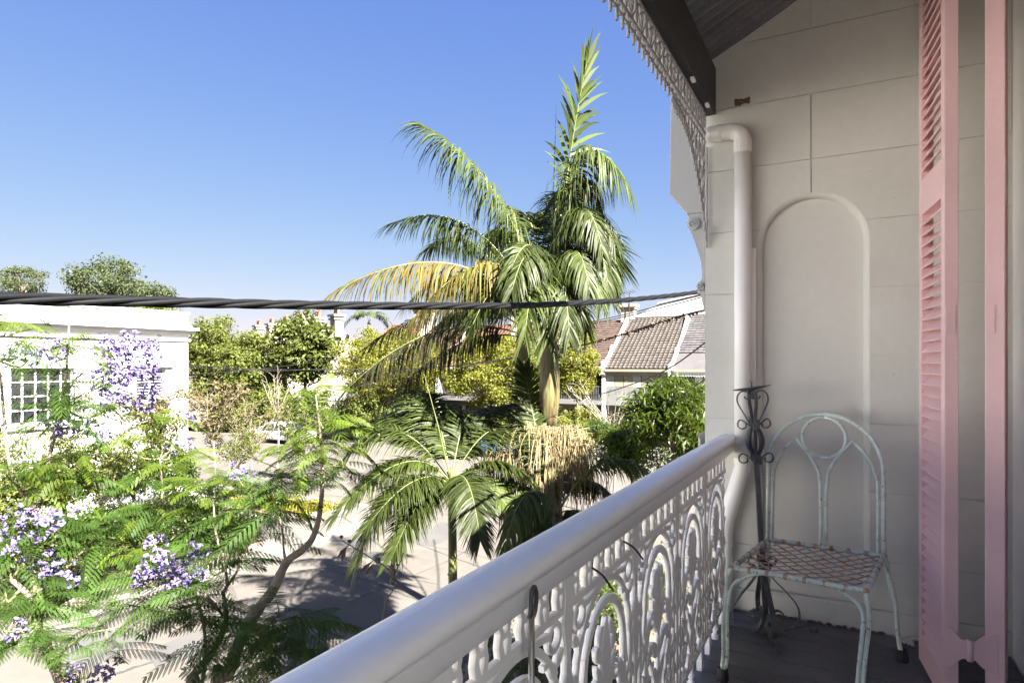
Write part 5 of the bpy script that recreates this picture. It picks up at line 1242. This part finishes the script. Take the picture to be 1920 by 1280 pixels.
# --- small palm on the verge
p3 = W(848, 950, 9.4)
pc3 = thing('small_palm', 'young palm with a slim green trunk and fronds coloured dark for shade near the road', 'palm', (p3.x, p3.y, GZ), 'palms by the road')
b = MB(); b.tube(smooth_path([(p3.x, p3.y, GZ), (p3.x + .01, p3.y, -3.4), (p3.x, p3.y, -2.2), (p3.x, p3.y, -1.55)], 4), [.075 - .0018 * i for i in range(13)], 12); b.build('trunk', m_ptrunk_g, pc3, smooth=True)
for z_ in (-3.1, -3.45, -3.8):
    b = MB(); b.tube([(p3.x, p3.y, z_ - .008), (p3.x, p3.y, z_ + .008)], .072, 12); b.build('leaf_scar', m_bark_pale, pc3)
for (c, t, m_, ll) in (((740, 735, 9.6), (648, 858, 9.4), m_palm, .62), ((772, 800, 9.2), (628, 965, 8.8), m_palm, .46), ((735, 850, 9), (668, 1055, 8.7), m_palm, .46), ((800, 880, 9), (735, 1045, 8.6), m_palm, .42),
                       ((872, 720, 9.9), (900, 800, 10.6), m_palm, .58), ((930, 735, 9.8), (985, 850, 10), m_palm, .58), ((930, 830, 9.3), (1000, 905, 9.2), m_palm, .42), ((910, 870, 9), (975, 985, 8.8), m_palm_l, .42),
                       ((735, 815, 9.6), (672, 925, 9.6), m_palm, .5), ((820, 720, 9.9), (770, 735, 10.6), m_palm, .6), ((850, 740, 10.2), (800, 800, 11), m_palm, .56), ((880, 850, 8.8), (900, 1010, 8.3), m_palm, .42), ((790, 740, 10), (700, 790, 10.4), m_palm, .55), ((905, 730, 10.2), (960, 770, 10.8), m_palm, .55), ((780, 860, 8.8), (690, 985, 8.4), m_palm, .46)):
    Fp(pc3, (846, 905, 9.4), c, t, m_, ll=ll * 1.12, droop=.6, n=98, lw=.025, rr=.011, t0=.14)  # darker leaflet colour stands in for shade from the tall palm
b = MB(); b.tube([W(845, 900, 9.4), W(822, 800, 9.2), W(795, 700, 9.1)], [.012, .008, .003], 6); b.build('spear_leaf', m_rachis, pc3)
# --- low palm under the tall one
p4 = W(1046, 985, 9.2)
pd = thing('small_palm', 'low palm under the flower strands with one pale drooping frond', 'palm', (p4.x, p4.y, GZ), 'palms by the road')
b = MB(); b.tube([(p4.x, p4.y, GZ), (p4.x, p4.y, -4), (p4.x, p4.y, -2.2)], [.10, .085, .06], 12); b.build('trunk', m_ptrunk, pd, smooth=True)
for (c, t, m_, ll, dr) in (((985, 850, 8.6), (945, 1030, 8.0), m_palm_l, .50, 1.3), ((1120, 800, 9.2), (1235, 905, 9), m_palm_l, .55, .8), ((930, 840, 9.4), (880, 960, 9.4), m_palm_l, .5, 1.0), ((1000, 800, 9.8), (984, 690, 10.4), m_palm, .55, .3), ((1015, 780, 9.6), (950, 770, 10.2), m_palm, .55, .5),
                           ((1090, 850, 9.8), (1150, 940, 10), m_palm, .5, .9), ((1090, 930, 8.8), (1120, 1040, 8.4), m_palm, .45, 1.0), ((1060, 850, 10.2), (1085, 800, 10.8), m_palm_l, .5, .5), ((990, 900, 8.8), (1000, 1060, 8.4), m_palm, .45, 1.2)):
    Fp(pd, (1046, 965, 9.2), c, t, m_, ll=ll, droop=dr, n=54, lw=.034, rr=.012, t0=.2)
# far palm top over the roofs
fpm = W(692, 604, 60)
pe = thing('far_palm', 'distant palm top peeping over the roofs beside a white chimney', 'palm', (fpm.x, fpm.y, GZ))
b = MB(); b.tube([(fpm.x, fpm.y, GZ), (fpm.x, fpm.y, fpm.z)], [.25, .16], 8); b.build('trunk', m_ptrunk, pe)
for k_ in range(9):
    a = k_ * 2 * PI / 9; d = V((math.cos(a), math.sin(a), 0)); frond(pe, fpm, fpm + d * 1.0 + UP * 1.6, fpm + d * 2.3 + UP * rnd(-.6, .9), m_t_far, n=24, ll=.6, lw=.07, droop=.8)

# ================================================================== JACARANDAS
def jac_leaf(L_=.42, npair=13, pl_=.095, nlet=13, arch_=.22, fold=.25, curl=0):
    b = MB()
    def R(t): return V((L_ * t * (1 - .06 * t), 0, -arch_ * L_ * t * t + (curl * L_ * math.sin(t * 2.2))))
    P = [R(i / 10) for i in range(11)]
    for i in range(npair):
        t = lerp(.16, .985, i / (npair - 1)); p = R(t); tg = (R(min(1, t + .02)) - R(t - .02)).normalized()
        env = math.sin(PI * lerp(.16, .93, (t - .16) / .84)) ** .6; pl2 = pl_ * env
        for s_ in (-1, 1):
            sd = V((0, s_, 0)); up = tg.cross(V((0, 1, 0))) * -1
            d = (sd + tg * lerp(.35, 1.1, t) + V((0, 0, -fold + rnd(-.12, .12)))).normalized(); nn = V((0, 0, 1)); nn = (nn - d * nn.dot(d)).normalized(); w = d.cross(nn)
            # pinna midrib
            b.add([p + w * .0006, p - w * .0006, p + d * pl2 - nn * .12 * pl2], [(0, 1, 2)])
            for k in range(nlet):
                u = (k + .6) / nlet; q = p + d * (pl2 * u) - nn * (.12 * pl2 * u * u)
                ll = .0098 * math.sin(PI * lerp(.25, .95, u)) + .002; hw_ = .0050
                for e in (-1, 1):
                    dd = (w * e + d * .55).normalized() * ll; ww = d * hw_
                    b.add([q, q + dd * .5 + ww, q + dd, q + dd * .5 - ww], [(0, 1, 2, 3)])
    b.tube(P, [.0022 * (1 - .06 * i) for i in range(11)], 3, cap=False)
    return b
JL = []; JY = []
for (a_, f_, l_) in ((.22, .25, .42), (.45, .45, .46), (.08, .15, .38), (.32, .6, .44)):
    JL.append(jac_leaf(l_ * 1.06, 12, .115, 14, a_, f_).mesh('leaf', m_jl))
for (a_, f_, l_, c_) in ((.30, .35, .38, .2), (.15, .5, .34, .32), (.6, .3, .40, .35)):
    JY.append(jac_leaf(l_ * 1.05, 12, .095, 13, a_, f_, c_).mesh('leaf', m_jy))
def flower_cluster(n, rx, rz):
    b = MB()
    for i in range(n):
        while 1:
            p = V((rnd(-1, 1), rnd(-1, 1), rnd(-1, 1)))
            if p.length < 1: break
        p = V((p.x * rx, p.y * rx, p.z * rz)); d = (p * 1.2 + V((rnd(-.1, .1), rnd(-.1, .1), rnd(-.16, .04)))).normalized(); a = d.orthogonal().normalized(); c = d.cross(a)
        L_ = rnd(.035, .05); vs = []; n_ = 5
        for (t, r) in ((0, .004), (.45, .010), (.8, .013)):
            for k in range(n_): vs.append(p + d * L_ * t + (a * math.cos(2 * PI * k / n_) + c * math.sin(2 * PI * k / n_)) * r)
        fs = [(i_ * n_ + k, i_ * n_ + (k + 1) % n_, (i_ + 1) * n_ + (k + 1) % n_, (i_ + 1) * n_ + k) for i_ in range(2) for k in range(n_)]
        for k in range(n_):                         # five spreading lobes
            a0, a1, am = 2 * PI * k / n_, 2 * PI * (k + 1) / n_, 2 * PI * (k + .5) / n_; j = len(vs)
            e = lambda an, r, t: p + d * L_ * t + (a * math.cos(an) + c * math.sin(an)) * r
            vs += [e(a0 + .1, .025, 1.0), e(am, .030, .98), e(a1 - .1, .025, 1.0)]
            fs += [(2 * n_ + k, j, j + 1, 2 * n_ + (k + 1) % n_), (2 * n_ + (k + 1) % n_, j + 1, j + 2, j + 2)[:3]]
        b.add(vs, fs)
    return b
FC = [flower_cluster(46, .12, .13).mesh('flower_cluster', m_fl), flower_cluster(28, .12, .11).mesh('flower_cluster', m_fl), flower_cluster(13, .10, .09).mesh('flower_cluster', m_fl)]
def jacaranda(label, base, stems, clumps, flowers, pods=()):
    t = thing('jacaranda_tree', label, 'tree', base, 'jacarandas in front of the balcony')
    allp = []
    for k_, (pts, r0, r1) in enumerate(stems):
        P = [V(p) if isinstance(p, V) else W(*p) for p in pts]
        P = smooth_path(P, 5); b = MB(); n_ = len(P)
        b.tube(P, [lerp(r0, r1, i / (n_ - 1)) * rnd(.94, 1.08) for i in range(n_)], 8); b.build('trunk' if k_ == 0 else 'branch', m_bark, t, smooth=True)
        allp += [(p, lerp(r0, r1, i / (n_ - 1))) for i, p in enumerate(P) if p.z > -3.2]
    def connect(c, m_=m_twig):
        q, r = min(allp, key=lambda a: (a[0] - c).length + max(0, a[0].z - c.z) * 1.5)
        b = MB(); mid = lerp(q, c, .55) + V((rnd(-.06, .06), rnd(-.06, .06), -.06)); P = smooth_path([q, mid, c], 5)
        b.tube(P, [lerp(min(.013, r), .0045, i / (len(P) - 1)) for i in range(len(P))], 5); b.build('twig', m_, t, smooth=True)
        d = (P[-1] - P[-3]).normalized(); return d
    for (px, py, D, n, young, spread) in clumps:
        c = W(px, py, D); d0 = connect(c)
        for i in range(int(n * 1.5)):
            az = 2 * PI * (i * .382) + rnd(-.4, .4); el = rnd(-.35, .75) * spread
            d = V((math.cos(az) * math.cos(el), math.sin(az) * math.cos(el), math.sin(el)))
            o = bpy.data.objects.new('leaf', random.choice(JY if young else JL)); C.objects.link(o); o.parent = t; o.matrix_parent_inverse = t.matrix_basis.inverted()
            st = c - d0 * rnd(0, .16)
            xq = d.to_track_quat('X', 'Z') @ Quaternion((1, 0, 0), rnd(-.5, .5))
            o.matrix_basis = Matrix.LocRotScale(st, xq, V((1, 1, 1)) * rnd(.8, 1.15))
    for (px, py, D, wpx, hpx, kind) in flowers:
        c = W(px, py, D); connect(c); k = D / FPX
        nx_ = max(1, int(wpx / 27)); nz_ = max(1, int(hpx / 28))
        for i in range(nx_):
            for j in range(nz_):
                u = ((i + .5) / nx_ - .5) * 2; v = ((j + .5) / nz_ - .5) * 2
                if u * u + v * v > 1.25: continue
                p = W(px + u * wpx * .6 + rnd(-6, 6), py + v * hpx * .6 + rnd(-6, 6), D + rnd(-.12, .12))
                o = bpy.data.objects.new('flower_cluster', FC[kind]); C.objects.link(o); o['kind'] = 'stuff'; o.parent = t; o.matrix_parent_inverse = t.matrix_basis.inverted()
                o.matrix_basis = Matrix.LocRotScale(p, Quaternion((rnd(-1, 1), rnd(-1, 1), rnd(-1, 1), rnd(-1, 1))).normalized(), V((1, 1, 1)) * rnd(.6, 1.0))
    return t
jb = W(150, 1400, 4.9); jb.z = GZ
jacaranda('jacaranda at the left with the largest purple blossom mass before the white building', jb,
  [([jb, W(140, 1340, 4.85), W(117, 1280, 4.8), (93, 1225, 4.8), (75, 1187, 4.8), (55, 1120, 4.85), (20, 1085, 4.9)], .055, .016),
   ([(100, 1240, 4.8), (130, 1210, 4.8), (165, 1188, 4.75), (215, 1178, 4.7)], .014, .006),
   ([(75, 1187, 4.8), (60, 1050, 5.1), (70, 960, 5.3), (92, 860, 5.4), (108, 785, 5.4), (122, 720, 5.4), (128, 640, 5.45), (130, 590, 5.5)], .026, .006),
   ([(108, 785, 5.4), (160, 740, 5.5), (210, 715, 5.6)], .012, .006),
   ([(70, 960, 5.3), (20, 880, 5.2), (0, 700, 5.1), (-20, 620, 5.0)], .016, .008),
   ([(55, 1120, 4.85), (130, 1060, 5.2), (180, 1000, 5.4)], .014, .006)],
  [(130, 640, 5.45, 9, 1, 1.1), (128, 690, 5.4, 9, 0, 1), (95, 725, 5.4, 5, 0, .7), (165, 735, 5.5, 9, 0, .7), (120, 760, 5.35, 8, 0, .6), (-20, 590, 5.0, 8, 1, .9), (15, 612, 5.1, 6, 0, .7),  (200, 770, 5.6, 7, 1, .6),
   (60, 860, 5.3, 9, 0, .8), (110, 880, 5.4, 9, 0, .7), (170, 860, 5.5, 9, 1, .8), (20, 900, 5.1, 8, 1, .8), (150, 930, 5.4, 9, 1, .9), (200, 960, 5.5, 9, 0, .9), (90, 960, 5.2, 8, 0, .8), (170, 1000, 5.4, 9, 0, .8), (110, 1040, 5.2, 9, 0, .8), (40, 1040, 4.9, 8, 0, .8), (10, 1110, 4.8, 9, 0, .7), (70, 1110, 4.85, 9, 0, .6), (60, 1170, 4.8, 8, 0, .4), (120, 1110, 5.0, 8, 0, .6), (25, 1190, 4.7, 7, 0, .4), (200, 1180, 4.7, 6, 0, .3), (175, 1090, 5.3, 8, 0, .6), (15, 980, 5.0, 7, 0, .8), (95, 650, 5.2, 4, 0, .8)],
  [(240, 698, 5.6, 100, 118, 1), (248, 672, 5.65, 76, 70, 1), (155, 806, 5.4, 100, 52, 2), (130, 800, 5.4, 60, 40, 2), (55, 672, 5.2, 90, 50, 2), (110, 655, 5.3, 50, 36, 2), (205, 655, 5.5, 50, 40, 2), (35, 985, 4.9, 84, 56, 2), (95, 965, 4.9, 60, 40, 2), (8, 1182, 4.5, 60, 50, 2), (170, 1258, 4.6, 100, 50, 2), (75, 1065, 4.9, 60, 40, 2), (115, 1075, 4.95, 60, 40, 2), (12, 1020, 4.8, 30, 30, 2)])
jb2 = W(400, 1420, 5.0); jb2.z = GZ
jacaranda('jacaranda in the middle with dark shaded leaves and a few purple flowers', jb2,
  [([jb2, W(372, 1330, 5.0), (357, 1277, 5.0), (400, 1220, 5.0), (424, 1160, 5.0), (418, 1110, 5.05)], .045, .014),
   ([(418, 1110, 5.05), (426, 1094, 5.05), (418, 1046, 5.1), (405, 1000, 5.2), (400, 940, 5.3)], .013, .006),
   ([(424, 1160, 5.0), (380, 1110, 5.0), (345, 1100, 5.0), (310, 1092, 5.0)], .012, .006),
   ([(372, 1300, 5.0), (385, 1240, 5.3), (378, 1150, 5.4), (340, 1040, 5.6), (310, 950, 5.7), (300, 860, 5.8)], .018, .006),
   ([(418, 1110, 5.05), (450, 1060, 5.1), (470, 1000, 5.3), (480, 930, 5.4)], .012, .006)],
  [(290, 800, 5.8, 8, 1, .9), (330, 870, 5.8, 9, 1, .8), (260, 880, 5.7, 9, 0, .8), (240, 830, 5.7, 8, 1, .7), (310, 930, 5.7, 9, 0, .8), (250, 960, 5.6, 9, 1, .7), (370, 950, 5.5, 9, 1, .8), (400, 920, 5.4, 9, 1, .8), (430, 880, 5.6, 8, 0, .7), (450, 950, 5.4, 9, 0, .7), (350, 1010, 5.4, 9, 0, .7), (300, 1010, 5.5, 8, 0, .7), (410, 1010, 5.2, 9, 0, .7), (480, 970, 5.3, 9, 0, .6), (390, 1060, 5.1, 8, 0, .5), (330, 1080, 5.1, 8, 0, .5), (270, 1080, 5.3, 9, 0, .6), (240, 1040, 5.4, 8, 1, .6), (230, 1130, 5.2, 9, 0, .5), (300, 1130, 5.1, 8, 0, .4), (370, 1130, 4.9, 9, 0, .3), (420, 1140, 4.8, 8, 0, .2), (440, 1190, 4.7, 7, 0, .3)],
  [(300, 1052, 5.0, 60, 36, 1), (270, 1075, 5.0, 50, 30, 1), (330, 1078, 4.95, 56, 30, 1), (345, 812, 5.9, 40, 60, 2), (320, 835, 5.9, 30, 30, 2), (455, 882, 5.7, 44, 26, 2), (290, 1020, 5.2, 50, 26, 2), (370, 1050, 5.1, 30, 26, 2)])
jb3 = W(395, 1400, 4.6); jb3.z = GZ
jacaranda('jacaranda with a bare crooked stem curving up to bright young leaves near the palms', jb3,
  [([jb3, W(405, 1330, 4.6), (425, 1270, 4.6), (457, 1184, 4.7), (485, 1140, 4.75), (509, 1110, 4.8), (526, 1075, 4.85), (540, 1050, 4.9), (565, 1032, 4.95), (585, 1010, 5.0), (597, 975, 5.0), (603, 930, 5.05), (605, 890, 5.1), (604, 850, 5.1)], .052, .012),
   ([(536, 1056, 4.9), (532, 1030, 4.9), (530, 1000, 4.95), (522, 960, 5.0)], .012, .006),
   ([(604, 850, 5.1), (598, 790, 5.15), (592, 740, 5.2)], .011, .004),
   ([(485, 1140, 4.75), (520, 1130, 4.6), (560, 1150, 4.5)], .012, .006)],
  [(592, 745, 5.2, 5, 1, 1.6), (600, 790, 5.15, 7, 1, 1.2), (605, 830, 5.1, 9, 1, .9), (560, 850, 5.2, 9, 1, .8), (530, 880, 5.3, 9, 0, .8), (570, 890, 5.2, 8, 1, .8), (520, 940, 5.1, 9, 0, .7), (490, 920, 5.3, 8, 1, .8), (640, 860, 5.0, 6, 0, .5), (520, 1130, 4.5, 8, 0, .3), (560, 1160, 4.5, 8, 0, .3), (500, 1180, 4.5, 8, 0, .3), (540, 1220, 4.4, 8, 0, .3), (470, 1240, 4.4, 7, 0, .3)],
  [(440, 885, 5.5, 40, 24, 2)])
# dry seed stem beside the handrail
ds = thing('dry_seed_stem', 'dark dry branch with seed pods standing just outside the handrail', 'branch', W(735, 1200, 3.6))
b = MB(); b.tube(smooth_path([W(720, 1130, 3.6), W(740, 1100, 3.6), W(742, 1085, 3.6), W(720, 1060, 3.6), W(700, 1048, 3.62), W(670, 1030, 3.65), W(650, 1018, 3.66), (W(640, 1012, 3.66))]), .0035, 5)
b.tube(smooth_path([W(738, 1092, 3.6), W(740, 1075, 3.6), W(750, 1055, 3.6), W(756, 1035, 3.6)]), .0028, 5); b.tube(smooth_path([W(730, 1300, 3.6), W(715, 1180, 3.6), W(728, 1115, 3.6)]), .004, 5); b.build('stem', m_dry, ds)
for (px, py, r, h) in ((708, 1050, .019, .018), (735, 1063, .010, .018), (738, 1072, .014, .022), (745, 1058, .008, .008), (742, 1090, .010, .010), (735, 1086, .008, .008), (655, 1014, .014, .010), (640, 1006, .012, .01)):
    b = MB(); b.blob(W(px, py, 3.6), r, r, h, 7, 5); b.build('seed_pod', m_dry, ds)
for (x0, y0, x1, y1) in ((700, 1050, 675, 1072), (702, 1054, 685, 1078), (655, 1020, 632, 1045), (650, 1025, 640, 1052)):
    a, c = W(x0, y0, 3.6), W(x1, y1, 3.6); m_ = lerp(a, c, .6); w_ = (c - a).cross(FD).normalized() * .012; b = MB(); b.add([a, m_ + w_, c, m_ - w_, m_ + FD * .006], [(0, 1, 4), (1, 2, 4), (2, 3, 4), (3, 0, 4)]); b.build('dry_leaf', m_dry, ds)
